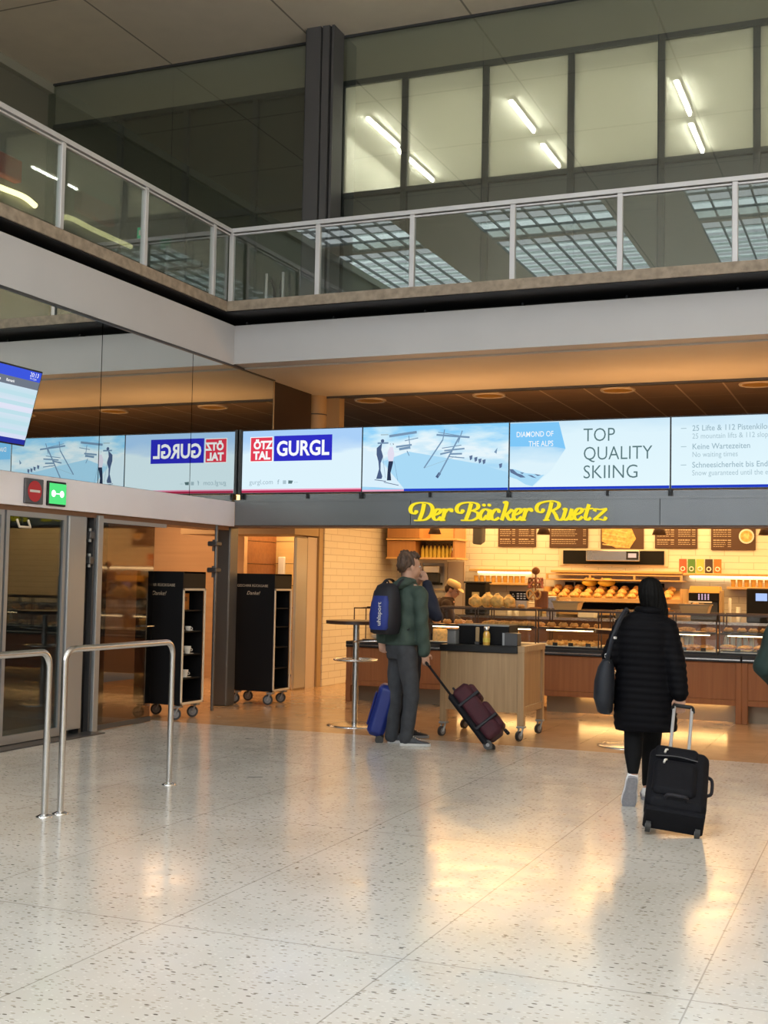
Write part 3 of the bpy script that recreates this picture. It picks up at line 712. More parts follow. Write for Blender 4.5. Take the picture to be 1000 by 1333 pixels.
# 2: skiers
t, p, f = screen(-5.875, -4.035, R2, 'second advertising screen showing two skiers and a ski lift on snow')
poly(p, f, [(.01, .06), (.55, .03), (.40, .20), (.25, .36), (.12, .47), (.01, .52)], E_snow)
poly(p, f, [(.55, .03), (1.83, .03), (1.83, .20), (1.5, .30), (1.1, .38), (.6, .47), (.28, .36), (.40, .20)], E_shade)
for pts in ([(.19, .52), (.235, .56), (.26, .59), (.25, .50), (.275, .42), (.245, .34), (.245, .25), (.27, .18), (.26, .15), (.19, .15), (.225, .27), (.215, .36), (.19, .44)],):
    poly(p, f, pts, E_dark, .002)
p.ell(f(.265, .605, .004), (.022, .002, .022), E_dark, 10, 6)
poly(p, f, [(.35, .37), (.40, .41), (.405, .34), (.375, .22), (.385, .13), (.33, .13), (.335, .23), (.34, .30)], E_navy2, .002)
poly(p, f, [(.345, .36), (.33, .46), (.36, .53), (.40, .53), (.42, .44), (.405, .36)], E_pale, .003); p.ell(f(.385, .555, .005), (.022, .002, .022), E_snow, 10, 6); rect(p, f, .365, .555, .41, .57, E_navy2, .006)
line(p, f, (.17, .14), (.32, .12), .008, E_dark); line(p, f, (.29, .11), (.48, .07), .008, E_dark); line(p, f, (.27, .42), (.31, .16), .004, E_lift); line(p, f, (.42, .36), (.47, .12), .004, E_lift)
line(p, f, (.95, .66), (1.36, .62), .022, E_lift); line(p, f, (.97, .69), (1.30, .63), .008, E_lift)
line(p, f, (1.05, .72), (1.03, .60), .012, E_lift); line(p, f, (1.27, .70), (1.22, .56), .012, E_lift)
line(p, f, (1.03, .60), (.80, .27), .016, E_lift); line(p, f, (1.24, .64), (.98, .17), .018, E_lift); line(p, f, (1.0, .21), (.96, .155), .035, E_dark)
for (a, b, w_) in (((1.02, .50), (1.26, .53), .01), ((1.05, .47), (1.30, .49), .018), ((1.0, .43), (1.15, .46), .02), ((1.12, .43), (1.27, .43), .02), ((1.1, .40), (1.3, .38), .012), ((.35, .66), (.70, .70), .03), ((.20, .58), (.34, .58), .02), ((.55, .60), (.72, .63), .01), ((.44, .53), (.64, .55), .022), ((.48, .50), (.62, .52), .03), ((.58, .48), (.61, .42), .01), ((.60, .66), (.62, .50), .01)):
    line(p, f, a, b, w_, E_lift)
line(p, f, (.24, .68), (.34, .68), .015, E_faint)
for x, y in ((1.36, .40), (1.42, .38), (1.47, .36), (1.52, .35), (1.72, .30)): poly(p, f, [(x, y), (x + .04, y + .01), (x + .035, y - .035), (x + .01, y - .05)], E_rock, .003)
poly(p, f, [(1.66, .44), (1.70, .49), (1.69, .42)], E_lift, .003)
line(p, f, (.80, .27), (1.2, .40), .004, E_mid)
rect(p, f, .01, 0, .9, .02, E_pink, .003); rect(p, f, .55, 0, 1.83, .028, E_deep, .004); p.build('picture', t)
# 3: TOP QUALITY SKIING
t, p, f = screen(-4.035, -2.205, R4, 'third advertising screen with the words TOP QUALITY SKIING')
poly(p, f, [(.01, .03), (.28, .03), (.50, .22), (.66, .46), (.58, .765), (.01, .765)], R3)
poly(p, f, [(.58, .765), (.66, .46), (.5, .49), (.01, .50), (.01, .765)], E_sky, .002)
poly(p, f, [(.28, .04), (.42, .17), (.36, .16), (.30, .18), (.20, .19), (.12, .22), (.05, .24), (.01, .24), (.01, .15), (.1, .12), (.2, .06)], E_shade, .002)
for q in ([(.01, .24), (.05, .235), (.10, .19), (.16, .17), (.2, .14), (.14, .14), (.08, .17), (.02, .20)], [(.22, .17), (.27, .165), (.33, .13), (.28, .14)], [(.13, .2), (.18, .195), (.16, .18)], [(.3, .18), (.38, .165), (.34, .155)]): poly(p, f, q, E_rock, .003)
text(p, 'DIAMOND OF', fY(-4.035 + .52, ZB + .605, YS - .004), .088, E_white, (0, .003), 'RIGHT', bold=.004, sx=.78); text(p, 'THE ALPS', fY(-4.035 + .52, ZB + .495, YS - .004), .088, E_white, (0, .003), 'RIGHT', bold=.004, sx=.78)
for i, s_ in enumerate(('TOP', 'QUALITY', 'SKIING')): text(p, s_, fY(-4.035 + .86, ZB + .535 - i * .208, YS - .004), .215, E_txt, (0, .003), bold=-.006, sx=.87 if i < 2 else .93)
rect(p, f, .01, 0, 1.82, .03, E_deep, .003); p.build('picture', t)
# 4 text screen
t, p, f = screen(-2.205, -.375, R4, 'advertising screen at the right edge of the photo listing ski facts in German and English')
for i, (a, b_) in enumerate((('25 Lifte & 112 Pistenkilometer', '25 mountain lifts & 112 slope kilometres'), ('Keine Wartezeiten', 'No waiting times'), ('Schneesicherheit bis Ende April', 'Snow guaranteed until the end of April'))):
    z = .62 - i * .2
    line(p, f, (.11, z + .03), (.17, z + .03), .008, E_faint)
    text(p, a, fY(-2.205 + .23, ZB + z, YS - .004), .088, E_mid, (0, .003), bold=.006, sx=.9); text(p, b_, fY(-2.205 + .23, ZB + z - .085, YS - .004), .082, E_faint, (0, .003), sx=.85)
rect(p, f, .01, 0, 1.82, .03, E_deep, .003); p.build('picture', t)
for k in range(3):
    x0 = -.375 + 1.83 * k
    t, p, f = screen(x0, x0 + 1.83, R2, ['advertising screen with a plain sky picture, first beyond the text screen', 'advertising screen with a plain sky picture, second beyond the text screen', 'advertising screen with a plain sky picture, last one on the right'][k])
    rect(p, f, .01, 0, 1.82, .03, E_deep, .003); p.build('picture', t)
rl = MB(); rl.box((-7.5, YS + .02, 2.59), (6.5, YS + .10, 2.655), M_hb)
for x in (-7.5, -5.875, -4.035, -2.205, -.375, 1.455): rl.box((x - .02, YS - .03, 2.585), (x + .02, YS + .05, 2.66), M_black).cyl((x + .01, YS - .05, 2.64), (x + .01, YS - .01, 2.64), .009, M_frame, n=8)
for x in (-2.9, -5.0, -6.6, -.9): rl.box((x - .012, YS - .01, 2.6), (x + .012, YS + .05, 2.655), M_black)
rl.box((-7.56, YS - .02, 2.66), (-7.522, YS + .12, 3.47), M_frame)
tag(rl.build('screen_rail'), 'dark mounting rail with small clamps under the row of advertising screens', 'rail')

# flight information monitor hung in front of the mirror
t = thing('flight_monitor', 'tilted flat monitor hanging at the left edge in front of the mirror panels', 'monitor', (-7.30, 8.4, 2.76))
Mt = Matrix.Translation((-7.29, 9.07, 2.765)) @ Matrix.Rotation(R(15), 4, 'Y')
b_ = MB(); b_.X = Mt; b_.box((-.055, -1.26, 0), (0, 0, .70), M_bez, .006); b_.build('casing', t)
p = MB(); p.X = Mt
fm = lambda x, y, d: Vector((.001 + d, -1.26 + x, y))
mon_white = ramp_emit('monitor_rows', [(0, srgb(214, 222, 244)), (.25, srgb(196, 226, 236)), (.5, srgb(226, 228, 246)), (.75, srgb(196, 226, 236)), (1, srgb(216, 226, 244))], 2, 2.84, 3.34, .0)
E_mblue = se('monitor_blue', 62, 88, 222); E_mgrey = se('monitor_grey', 112, 120, 134); E_mdb = se('monitor_dark_blue', 42, 52, 158); E_row = se('monitor_row_tint', 190, 224, 234)
poly(p, fm, [(.015, .015), (1.245, .015), (1.245, .685), (.015, .685)], mon_white, .0)
rect(p, fm, .015, .015, 1.245, .06, E_mdb, .001); rect(p, fm, .015, .595, 1.245, .685, E_mblue, .001); rect(p, fm, .015, .525, 1.245, .597, E_mgrey, .0015)
for k in range(5): rect(p, fm, .015, .10 + k * .085, 1.245, .135 + k * .085, E_row, .001)
text(p, '20:13', lambda x, y, d: fm(1.09 + x, .635 + y, d), .055, E_white, (0, .003)); text(p, 'Fri 12 Jan', lambda x, y, d: fm(1.10 + x, .61 + y, d), .024, E_white, (0, .003))
text(p, 'Gate', lambda x, y, d: fm(.66 + x, .548 + y, d), .035, E_white, (0, .003), bold=.02); text(p, 'Remark', lambda x, y, d: fm(.80 + x, .548 + y, d), .035, E_white, (0, .003), bold=.02)
p.build('picture', t)
MB().box((-7.57, 8.35, 3.0), (-7.30, 8.5, 3.1), M_alud, .01).box((-7.57, 8.25, 2.9), (-7.55, 8.6, 3.2), M_alud).build('bracket', t)

# gate lights on the left header
def gate(y0, y1, label, face, build):
    t = thing('gate_signal', label, 'signal', (-7.55, (y0 + y1) / 2, 2.27))
    B((-7.57, y0, 2.275), (-7.525, y1, 2.515), face, .006).build('housing', t)
    build(t, (y0 + y1) / 2)
def nog(t, y):
    m = MB(); m.cyl((-7.525, y, 2.395), (-7.521, y, 2.395), .10, mat('signal_red', (.32, .02, .025), .5, emit=(.5, .02, .02), es=.25), n=32, smooth=False)
    m.box((-7.523, y - .075, 2.385), (-7.519, y + .075, 2.408), M_offwhite); m.build('no_entry_disc', t)
gate(9.40, 9.67, 'dark square signal with a red no entry disc on the pale header', mat('signal_grey', (.09, .09, .1), .4), nog)
def gog(t, y):
    m = MB(); g = emis('signal_green', (.10, .80, .22), 1.0); m.box((-7.526, y - .125, 2.295), (-7.521, y + .135, 2.495), g)
    w_ = emis('signal_white', (.9, 1, .95), 1.6)
    for s_ in (-1, 1): m.ell((-7.519, y + s_ * .065, 2.395), (.002, .034, .034), w_, 14, 8)
    m.box((-7.520, y - .06, 2.39), (-7.518, y + .06, 2.400), w_); m.build('light', t)
gate(9.74, 10.02, 'lit green signal with two white dots on the pale header', M_black, gog)

# ---- yellow shop lettering, drawn with a broad nib
def sgn(x, y): return (-5.195 + (x - 46) * .002532, 2.318 + (139 - y) * .00245)
def stroke(mb, pts, th, tn, m):
    P = [Vector((*sgn(*p), 0)).to_2d() for p in pts]
    P = [Vector((p.x, p.y, 0)) for p in P]
    P = catmull(P, 6) if len(P) > 2 else [P[0].lerp(P[1], k / 6) for k in range(7)]
    L, Rr = [], []
    for i, p in enumerate(P):
        d = (P[min(i + 1, len(P) - 1)] - P[max(i - 1, 0)]).normalized(); n = Vector((-d.y, d.x, 0))
        w = tn + (th - tn) * abs(d.y) ** 1.3
        L.append(p + n * w / 2); Rr.append(p - n * w / 2)
    y0, y1 = YB - .045, YB + .0
    vs = []; fs = []
    for i in range(len(P)):
        for q in (L[i], Rr[i]): vs += [(q.x, y0, q.y), (q.x, y1, q.y)]
    for i in range(len(P) - 1):
        a = i * 4; b = a + 4
        fs += [(a, a + 2, b + 2, b), (a, b, b + 1, a + 1), (a + 2, a + 3, b + 3, b + 2)]
    e = (len(P) - 1) * 4
    fs += [(0, 1, 3, 2), (e, e + 2, e + 3, e + 1)]
    mb.add(vs, fs, m)
def dot(mb, x, y, r, m):
    cx, cz = sgn(x, y); mb.cyl((cx, YB, cz), (cx, YB - .045, cz), r, m, n=14, smooth=False)
TH, TN = .034, .013
LET = {
 'letter_d': ([[(78, 97), (66, 106), (52, 100), (47, 84), (56, 66), (76, 56), (112, 53), (142, 60), (156, 82), (148, 112), (124, 133), (96, 138), (68, 138)], [(114, 58), (106, 98), (92, 136)]], [(76, 96, .018)]),
 'letter_e': ([[(166, 113), (184, 106), (195, 95), (190, 85), (176, 87), (163, 104), (161, 124), (171, 136), (184, 134), (197, 122)]], []),
 'letter_r': ([[(203, 90), (216, 86), (212, 110), (203, 138)], [(211, 106), (226, 90), (242, 84), (252, 88)], [(194, 138), (216, 137)]], [(248, 92, .018)]),
 'letter_b': ([[(304, 94), (292, 104), (278, 98), (273, 82), (283, 65), (306, 56), (345, 54), (372, 62), (374, 80), (352, 92), (328, 94)], [(350, 93), (374, 104), (374, 124), (350, 137), (322, 138), (296, 138)], [(342, 58), (332, 98), (318, 136)]], [(302, 93, .018)]),
 'letter_a_umlaut': ([[(428, 96), (414, 86), (398, 92), (386, 112), (389, 132), (402, 134), (417, 116)], [(433, 87), (424, 120), (424, 134), (438, 128)]], [(403, 67, .016), (428, 67, .016)]),
 'letter_c': ([[(476, 96), (466, 86), (452, 92), (440, 110), (441, 130), (454, 137), (474, 126)]], [(474, 97, .017)]),
 'letter_k': ([[(494, 57), (509, 54), (502, 90), (487, 138)], [(499, 112), (516, 106), (534, 88)], [(508, 108), (520, 132), (530, 137), (541, 128)]], [(533, 92, .017)]),
 'letter_e.001': ([[(548, 113), (566, 106), (577, 95), (572, 85), (558, 87), (545, 104), (543, 124), (553, 136), (566, 134), (579, 122)]], []),
 'letter_r.001': ([[(584, 90), (598, 86), (594, 110), (585, 138)], [(593, 106), (606, 90), (618, 84), (627, 88)], [(576, 138), (598, 137)]], [(624, 92, .018)]),
 'letter_r_swash': ([[(680, 92), (668, 102), (653, 96), (648, 80), (658, 63), (682, 54), (718, 50), (746, 58), (748, 76), (728, 90), (704, 93)], [(720, 92), (734, 112), (744, 134), (758, 137), (768, 128)], [(716, 55), (707, 95), (692, 136)], [(680, 138), (706, 137)]], [(678, 91, .018)]),
 'letter_u': ([[(768, 90), (780, 86), (774, 112), (770, 130), (782, 137), (798, 120), (806, 98)], [(808, 86), (800, 118), (802, 135), (816, 128)]], []),
 'letter_e.002': ([[(824, 113), (842, 106), (853, 95), (848, 85), (834, 87), (821, 104), (819, 124), (829, 136), (842, 134), (855, 122)]], []),
 'letter_t': ([[(884, 66), (874, 100), (868, 128), (878, 137), (892, 127)], [(862, 88), (880, 87), (902, 85)]], []),
 'letter_z': ([[(908, 98), (914, 88), (936, 90), (962, 86)], [(960, 88), (934, 112), (906, 136)], [(906, 135), (928, 133), (950, 137), (960, 124)]], []),
}
sg = thing('shop_sign', 'glowing yellow italic lettering reading Der Bäcker Ruetz on the grey header', 'sign', (-4.0, YB - .02, 2.28))
for nm, (st, dots) in LET.items():
    m = MB()
    for s_ in st: stroke(m, s_, TH, TN, M_letter)
    for d in dots: dot(m, *d, M_letter)
    m.build(nm.split('.')[0], sg)

# ================================================================== TROLLEYS, BARRIERS, TABLES, CART
def caster(parent, x, y, r=.065, h=.16, name='caster', sc=1.0, ang=0.0):
    m = MB(); dx, dy = math.cos(ang), math.sin(ang)
    px, py = x - dx * .03, y - dy * .03
    nx, ny = -dy, dx
    wh = MB().cyl((px - nx * .016, py - ny * .016, r), (px + nx * .016, py + ny * .016, r), r, M_rubber, n=20).cyl((px - nx * .019, py - ny * .019, r), (px + nx * .019, py + ny * .019, r), r * .68, M_wheel, n=16)
    m.cyl((px - nx * .024, py - ny * .024, r), (px + nx * .024, py + ny * .024, r), r * .2, M_alu, n=8)
    for s_ in (-1, 1):
        a = Vector((px + nx * .024 * s_, py + ny * .024 * s_, r)); b = Vector((x + nx * .024 * s_, y + ny * .024 * s_, h - .02))
        m.tube([a, b], .011, M_alu, 6)
    m.box((x - .042, y - .042, h - .022), (x + .042, y + .042, h), M_alu, .004)
    o = m.build(name, parent); wh.build('wheel', o); return o
def trolley(x0, y0, x1, y1, label, ang):
    H0, H1 = .17, 1.67
    t = thing('tray_trolley', label, 'trolley', ((x0 + x1) / 2, (y0 + y1) / 2, 0), 0, None)
    m = MB(); m.box((x0, y0, H0), (x1, y0 + .02, H1), M_blackmat, .003)
    m.build('front_panel', t)
    m = MB(); m.box((x0, y0 + .02, H0), (x0 + .02, y1, H1), M_blackmat).box((x0, y1 - .02, H0), (x1 - .02, y1, H1), M_blackmat).box((x0, y0 + .02, H1 - .02), (x1, y1, H1), M_blackmat).box((x0, y0 + .02, H0), (x1 - .02, y1, H0 + .03), M_blackmat)
    m.box((x1 - .02, y0 + .02, 1.47), (x1, y1, H1), M_blackmat)
    m.build('casing', t)
    m = MB()
    for (a, b) in (((y0, H0), (y0 + .026, 1.48)), ((y1 - .026, H0), (y1, 1.48)), ((y0, 1.455), (y1, 1.48)), ((y0, H0), (y1, H0 + .028))): m.box((x1 - .004, a[0], a[1]), (x1 + .012, b[0], b[1]), M_cream, .003)
    m.build('door_frame', t)
    for z in (.45, .72, .98, 1.22): B((x0 + .02, y0 + .02, z), (x1 - .03, y1 - .02, z + .012), M_blackmat).build('shelf', t)
    m = MB(); f = lambda x, y, d: (x0 + x, y0 - d, y)
    text(m, 'GESCHIRR RÜCKGABE', lambda x, y, d: (x0 + .29 + x, y0 - .001 - d, 1.50 + y), .045, MATS['menu_lettering'], (0, .001), 'CENTER')
    text(m, 'Danke!', lambda x, y, d: (x0 + .30 + x, y0 - .001 - d, 1.40 + y), .065, MATS['menu_lettering'], (0, .001), 'CENTER', shear=.35)
    m.build('lettering', t)
    for (x, y) in ((x0 + .07, y0 + .06), (x1 - .06, y0 + .06), (x1 - .06, y1 - .06), (x0 + .07, y1 - .06)): caster(t, x, y, ang=ang)
    return t
trolley(-7.98, 11.98, -7.36, 12.47, 'black tray trolley with an orange card inside, left of the corner pillar', .5)
trolley(-7.87, 14.02, -7.26, 14.50, 'black tray trolley with empty shelves, right of the corner pillar', .3)
tag(B((-7.53, 12.10, 1.234), (-7.52, 12.38, 1.42), M_orange).box((-7.52, 12.15, 1.33), (-7.517, 12.33, 1.38), M_crustd).build('orange_card'), 'orange card near the top of the left tray trolley', 'card')
def cup(name, x, y, z, label, r=.035, h=.055, m_=None, grp=None):
    m_ = m_ or M_offwhite; t = thing(name, label, 'cup', (x, y, z), 0, grp)
    MB().lathe([(r * .6, z), (r * .9, z + h * .5), (r, z + h), (r - .004, z + h), (r * .5, z + .006)], (x, y, 0), m_, 16).build('bowl', t)
    MB().torus((x + r + .008, y, z + h * .55), .014, .004, m_, 14, 6, (0, 1, 0)).build('handle', t)
    MB().lathe([(r * .6, z), (r * 1.7, z + .008), (r * 1.7, z + .011), (r * .5, z + .005)], (x, y, 0), m_, 18).build('saucer', t)
    return t
for k, (x, y, z) in enumerate(((-7.50, 12.10, .992), (-7.44, 12.24, .992))): cup('coffee_cup', x, y, z, 'white used cup on the middle shelf of the left tray trolley', grp='cups on the middle trolley shelf')
for k, (x, y, z) in enumerate(((-7.50, 12.10, .462), (-7.46, 12.22, .462), (-7.50, 12.11, .73), (-7.45, 12.25, .73))): cup('coffee_cup', x, y, z, 'white used cup on the lower shelves of the left tray trolley', r=.045, h=.09, grp='cups on the lower trolley shelves')

def barrier(x, ya, yb, h, label, name='crowd_barrier'):
    t = thing(name, label, 'barrier', (x, (ya + yb) / 2, 0))
    r = .09; pts = [(x, ya, .01), (x, ya, h - r)]
    pts += [(x, ya + r - r * math.cos(a), h - r + r * math.sin(a)) for a in [PI / 2 * k / 6 for k in range(1, 7)]]
    pts += [(x, yb - r + r * math.sin(a), h - r + r * math.cos(a)) for a in [PI / 2 * k / 6 for k in range(0, 7)]]
    pts += [(x, yb, h - r - .02), (x, yb, .01)]
    MB().tube(pts, .0225, M_steel, 16).build('rail', t)
    for y in (ya, yb): MB().lathe([(.055, 0), (.055, .006), (.04, .012), (.024, .02)], (x, y, 0), M_chrome, 24).build('base_plate', t)
barrier(-5.16, 6.92, 8.27, 1.10, 'polished steel tube barrier with both legs in view on the terrazzo')
barrier(-5.19, 5.42, 6.79, 1.09, 'polished steel tube barrier cut off by the left edge of the photo')

def bar_table(x, y, label):
    t = thing('bar_table', label, 'table', (x, y, 0))
    MB().lathe([(.31, 0), (.31, .006), (.28, .014), (.04, .022)], (x, y, 0), M_steel, 40).build('base', t)
    MB().cyl((x, y, .02), (x, y, 1.12), .036, M_steel, n=20).build('column', t)
    MB().cyl((x, y, 1.122), (x, y, 1.16), .34, mat('dark_table_top', (.045, .018, .010), .3) if 'dark_table_top' not in MATS else MATS['dark_table_top'], n=48).build('tabletop', t)
    m = MB(); m.torus((x, y, .725), .24, .012, M_steel, 40, 8)
    for a in (.5, 2.6, 4.7): m.cyl((x, y, .725), (x + .24 * math.cos(a), y + .24 * math.sin(a), .725), .009, M_steel, n=8)
    m.build('foot_ring', t)
    MB().tube([(x, y - .03, .93), (x + .03, y - .12, .93), (x + .16, y - .15, .94), (x + .30, y - .10, .945)], .010, M_steel, 8).build('bag_hook', t)
    return t
bar_table(-5.50, 12.62, 'tall round bar table with dark top and steel column beside the man with the backpack')
bar_table(-2.43, 12.45, 'tall round bar table mostly hidden behind the woman in the black coat')

# rolling oak service cart
t = thing('service_cart', 'rolling oak service cart with a black top behind the maroon suitcase', 'cart', (-3.91, 12.66, 0))
x0, x1, y0, y1 = -4.37, -3.46, 12.25, 13.06
m = MB()
for (x, y) in ((x0, y0), (x1 - .07, y0), (x1 - .07, y1 - .07), (x0, y1 - .07)): B((x, y, .15), (x + .07, y + .07, .93), M_oak, .004).build('corner_post', t)
for (x, y) in ((x0 + .035, y0 + .035), (x1 - .035, y0 + .035), (x1 - .035, y1 - .035), (x0 + .035, y1 - .035)): caster(t, x, y, .05, .15, ang=1.2)
B((x0 + .07, y0 + .015, .28), (x1 - .07, y0 + .035, .90), M_oak).build('front_panel', t)
m = MB(); m.box((x1 - .04, y0 + .07, .34), (x1 - .025, y1 - .07, .90), M_oak).box((x1 - .06, y0 + .07, .27), (x1 - .01, y1 - .07, .34), M_oak, .003); m.build('side_panel', t)
B((x0 + .025, y0 + .07, .34), (x0 + .04, y1 - .07, .90), M_oak).build('side_panel', t)
B((x0 + .04, y0 + .035, .28), (x1 - .04, y1 - .02, .30), M_oak).build('shelf', t)
m = MB(); m.box((x0 - .01, y0 - .01, .885), (x1 - .07, y1 + .01, .955), M_black, .006); m.build('top', t)
m = MB(); m.box((x1 - .07, y0 - .005, .90), (x1 + .005, y1 + .005, .965), M_oak, .004); m.build('top_edge', t)
# what stands on the cart
t = thing('napkin_box', 'black box with a bright steel front gap standing on the service cart', 'napkin box', (-4.0, 12.75, .955))
m = MB(); m.box((-4.26, 12.5, .955), (-3.70, 12.85, 1.165), M_blackmat, .006); m.build('case', t)
MB().box((-4.262, 12.496, 1.150), (-3.698, 12.5, 1.165), M_alu).build('edge_strip', t)
t = thing('metal_bin', 'small grey metal bin at the left end of the service cart', 'bin', (-4.24, 12.45, .955)); MB().box((-4.33, 12.34, .955), (-4.235, 12.46, 1.10), M_alu, .006).build('body', t); MB().box((-4.335, 12.335, 1.10), (-4.23, 12.465, 1.112), M_alud).build('lid', t)
t = thing('metal_bin', 'small grey metal bin at the right end of the service cart', 'bin', (-3.68, 12.45, .955)); MB().box((-3.72, 12.34, .955), (-3.56, 12.48, 1.09), M_alud, .006).build('body', t); MB().box((-3.722, 12.336, .96), (-3.70, 12.34, 1.09), M_alu).build('front_strip', t)
t = thing('sweetener_jar', 'glass jar with a yellow label and silver lid on the service cart', 'jar', (-3.92, 12.42, .955))
MB().lathe([(.036, .955), (.038, .97), (.038, 1.07), (.028, 1.09), (.028, 1.10)], (-3.92, 12.42, 0), M_amber, 20).build('body', t)
MB().lathe([(.0385, .985), (.0385, 1.03)], (-3.92, 12.42, 0), M_yglow, 20, False).build('label', t)
MB().lathe([(.026, 1.10), (.030, 1.105), (.030, 1.145), (.02, 1.15)], (-3.92, 12.42, 0), M_chrome, 20).build('lid', t)
t = thing('stirrer_holder', 'slim holder of wooden stirrers beside the jar on the service cart', 'holder', (-4.02, 12.42, .955))
MB().box((-4.045, 12.40, .955), (-3.995, 12.44, .985), M_alud, .003).build('base', t)
MB().box((-4.04, 12.405, .985), (-4.0, 12.435, 1.14), M_tan, .008).build('stirrers', t)

for k, (x, y, a, L) in enumerate(((-5.936, 10.996, .2, .10), (-4.75, 8.907, .5, .13))):
    m = MB(); m.X = Matrix.Translation((x, y, .0)) @ Matrix.Rotation(a, 4, 'Z')
    m.prism([(-L / 2, 0), (-L * .1, -.012), (L / 2, .004), (L * .4, .02), (0, .014), (-L * .4, .018)], lambda x_, y_, d: (x_, y_, d), (0.0005, .002), M_rubber)
    tag(m.build('floor_scrap'), ('small dark scrap on the terrazzo close to the bakery floor edge', 'larger dark scrap on the terrazzo between the barrier and the bakery')[k], 'litter')

# ================================================================== BAKERY COUNTER
CX0, CX1, CY = -6.72, 4.0, 15.10
M_kick = mat('steel_kick_plate', (.26, .20, .14), .35, .6)
M_stripl = emis('warm_led_strip', (1, .60, .22), 26)
def counter(x0, x1, label, dark=False, lit=(), posts=()):
    t = thing('shop_counter', label, 'counter', ((x0 + x1) / 2, CY + .45, 0))
    B((x0, CY - .03, .72), (x1, CY + .95, .80), M_black, .006).build('worktop', t)
    B((x0 + .01, CY - .036, .745), (x1 - .01, CY - .028, .760), M_steel).build('steel_edge', t)
    b = max(1, round((x1 - x0) / 1.25)); w = (x1 - x0) / b
    for k in range(b): B((x0 + k * w + .012, CY, .28), (x0 + (k + 1) * w - .012, CY + .03, .72), M_cherry, .004).build('front_panel', t)
    B((x0, CY + .02, .22), (x1, CY + .9, .72), M_blackmat).build('carcass', t)
    B((x0, CY - .015, .215), (x1, CY + .05, .28), M_cherry, .004).build('bottom_rail', t)
    B((x0 + .03, CY + .22, 0), (x1 - .03, CY + .25, .22), M_kick).build('kick_plate', t)
    for a, c in lit: B((a, CY + .16, .205), (c, CY + .19, .215), M_stripl).build('light_strip', t)
    for x in posts: B((x - .035, CY - .02, 0), (x + .035, CY + .05, .72), M_cherry, .005).build('leg', t)
    return t
counter(-6.72, -5.30, 'dark topped wooden counter section at the left behind the tall bar table', lit=(), posts=(-6.68, -5.34))
counter(-5.295, -4.06, 'wooden counter section behind the rolling cart', lit=((-5.2, -4.15),), posts=())
counter(-4.055, -1.62, 'long wooden counter section between the rolling cart and the upright counter leg', lit=((-3.6, -1.8),), posts=(-1.65,))
counter(-1.615, 4.0, 'wooden counter section at the right edge of the photo', posts=(-1.58, 1.2))

# ---- glass display case on the counter (one case per bay)
M_rackbar = mat('case_bar', (.09, .06, .045), .3, .5)
M_casel = emis('case_lamp', (1, .72, .38), 9)
def case(x0, x1, label, mid=True, deck=M_offwhite):
    t = thing('display_case', label, 'display case', ((x0 + x1) / 2, CY + .4, .80))
    B((x0, CY + .03, 1.265), (x1, CY + .75, 1.285), M_clear).build('top_pane', t)
    B((x0, CY + .02, 1.262), (x1, CY + .05, 1.290), M_rackbar, .003).build('top_rail', t); B((x0, CY + .73, 1.262), (x1, CY + .76, 1.290), M_rackbar, .003).build('top_rail', t)
    B((x0 + .01, CY + .03, .83), (x1 - .01, CY + .036, 1.262), M_clear).build('front_pane', t)
    B((x0, CY + .03, .80), (x1, CY + .80, .828), M_black).build('base', t)
    B((x0 + .02, CY + .06, .828), (x1 - .02, CY + .72, .835), deck).build('deck', t)
    for x in (x0 + .012, x1 - .012):
        for y in (CY + .045, CY + .74): m = MB(); m.cyl((x, y, .82), (x, y, 1.27), .009, M_rackbar, n=8); m.build('upright', t)
    if mid:
        m = MB(); m.box((x0 + .02, CY + .10, 1.045), (x1 - .02, CY + .62, 1.057), M_shelfw); m.box((x0 + .01, CY + .085, 1.035), (x1 - .01, CY + .10, 1.065), M_rackbar)
        m.build('shelf', t)
        B((x0 + .10, CY + .11, 1.022), (x1 - .1, CY + .13, 1.034), M_casel).build('lamp', t)
    return t
cases = [(-5.64, -4.92, 'glass display case with a yellow snack box, just right of the man'), (-4.91, -4.12, 'glass display case behind the napkin box on the cart'), (-4.11, -3.32, 'glass display case just right of the rolling cart'), (-3.31, -2.52, 'glass display case left of the woman in the black coat'), (-2.51, -1.90, 'glass display case just right of the woman in the black coat'), (-1.89, -1.25, 'glass display case with bottles in it at the right edge'), (-1.24, .8, 'long glass display case beyond the right edge of the photo')]
for a, b, l in cases: case(a, b, l)

# ---- baked goods
def proto_mesh(mb, name): return mb.mesh(name)
def roll_mesh(rx, ry, rz, m, slashes=2, seed=0):
    rnd = random.Random(seed); mb = MB(); mb.ell((0, 0, rz), (rx, ry, rz), m, 14, 8)
    mb.v = [Vector((p.x, p.y, max(p.z, .0) * (1 + .05 * math.sin(9 * p.x / rx)))) for p in mb.v]
    for k in range(slashes):
        x = -rx * .5 + rx * k * (1.0 / max(1, slashes - 1)) if slashes > 1 else 0
        mb.tube([(x - rx * .08, -ry * .45, rz * 1.82), (x, 0, rz * 1.99), (x + rx * .08, ry * .45, rz * 1.82)], rx * .07, M_crustl, 6)
    return mb
def croissant_mesh(s=1.0):
    mb = MB(); pts = []; rs = []
    for k in range(21):
        a = -1.25 + 2.5 * k / 20; pts.append((.075 * s * math.sin(a) * 1.2, -.05 * s * math.cos(a) + .03 * s, .028 * s)); e = math.cos(a * 1.15)
        rs.append(s * (.006 + .028 * max(e, 0) * (1 + .12 * (1 if k % 3 else -1))))
    mb.tube(pts, rs, M_crust, 10); return mb
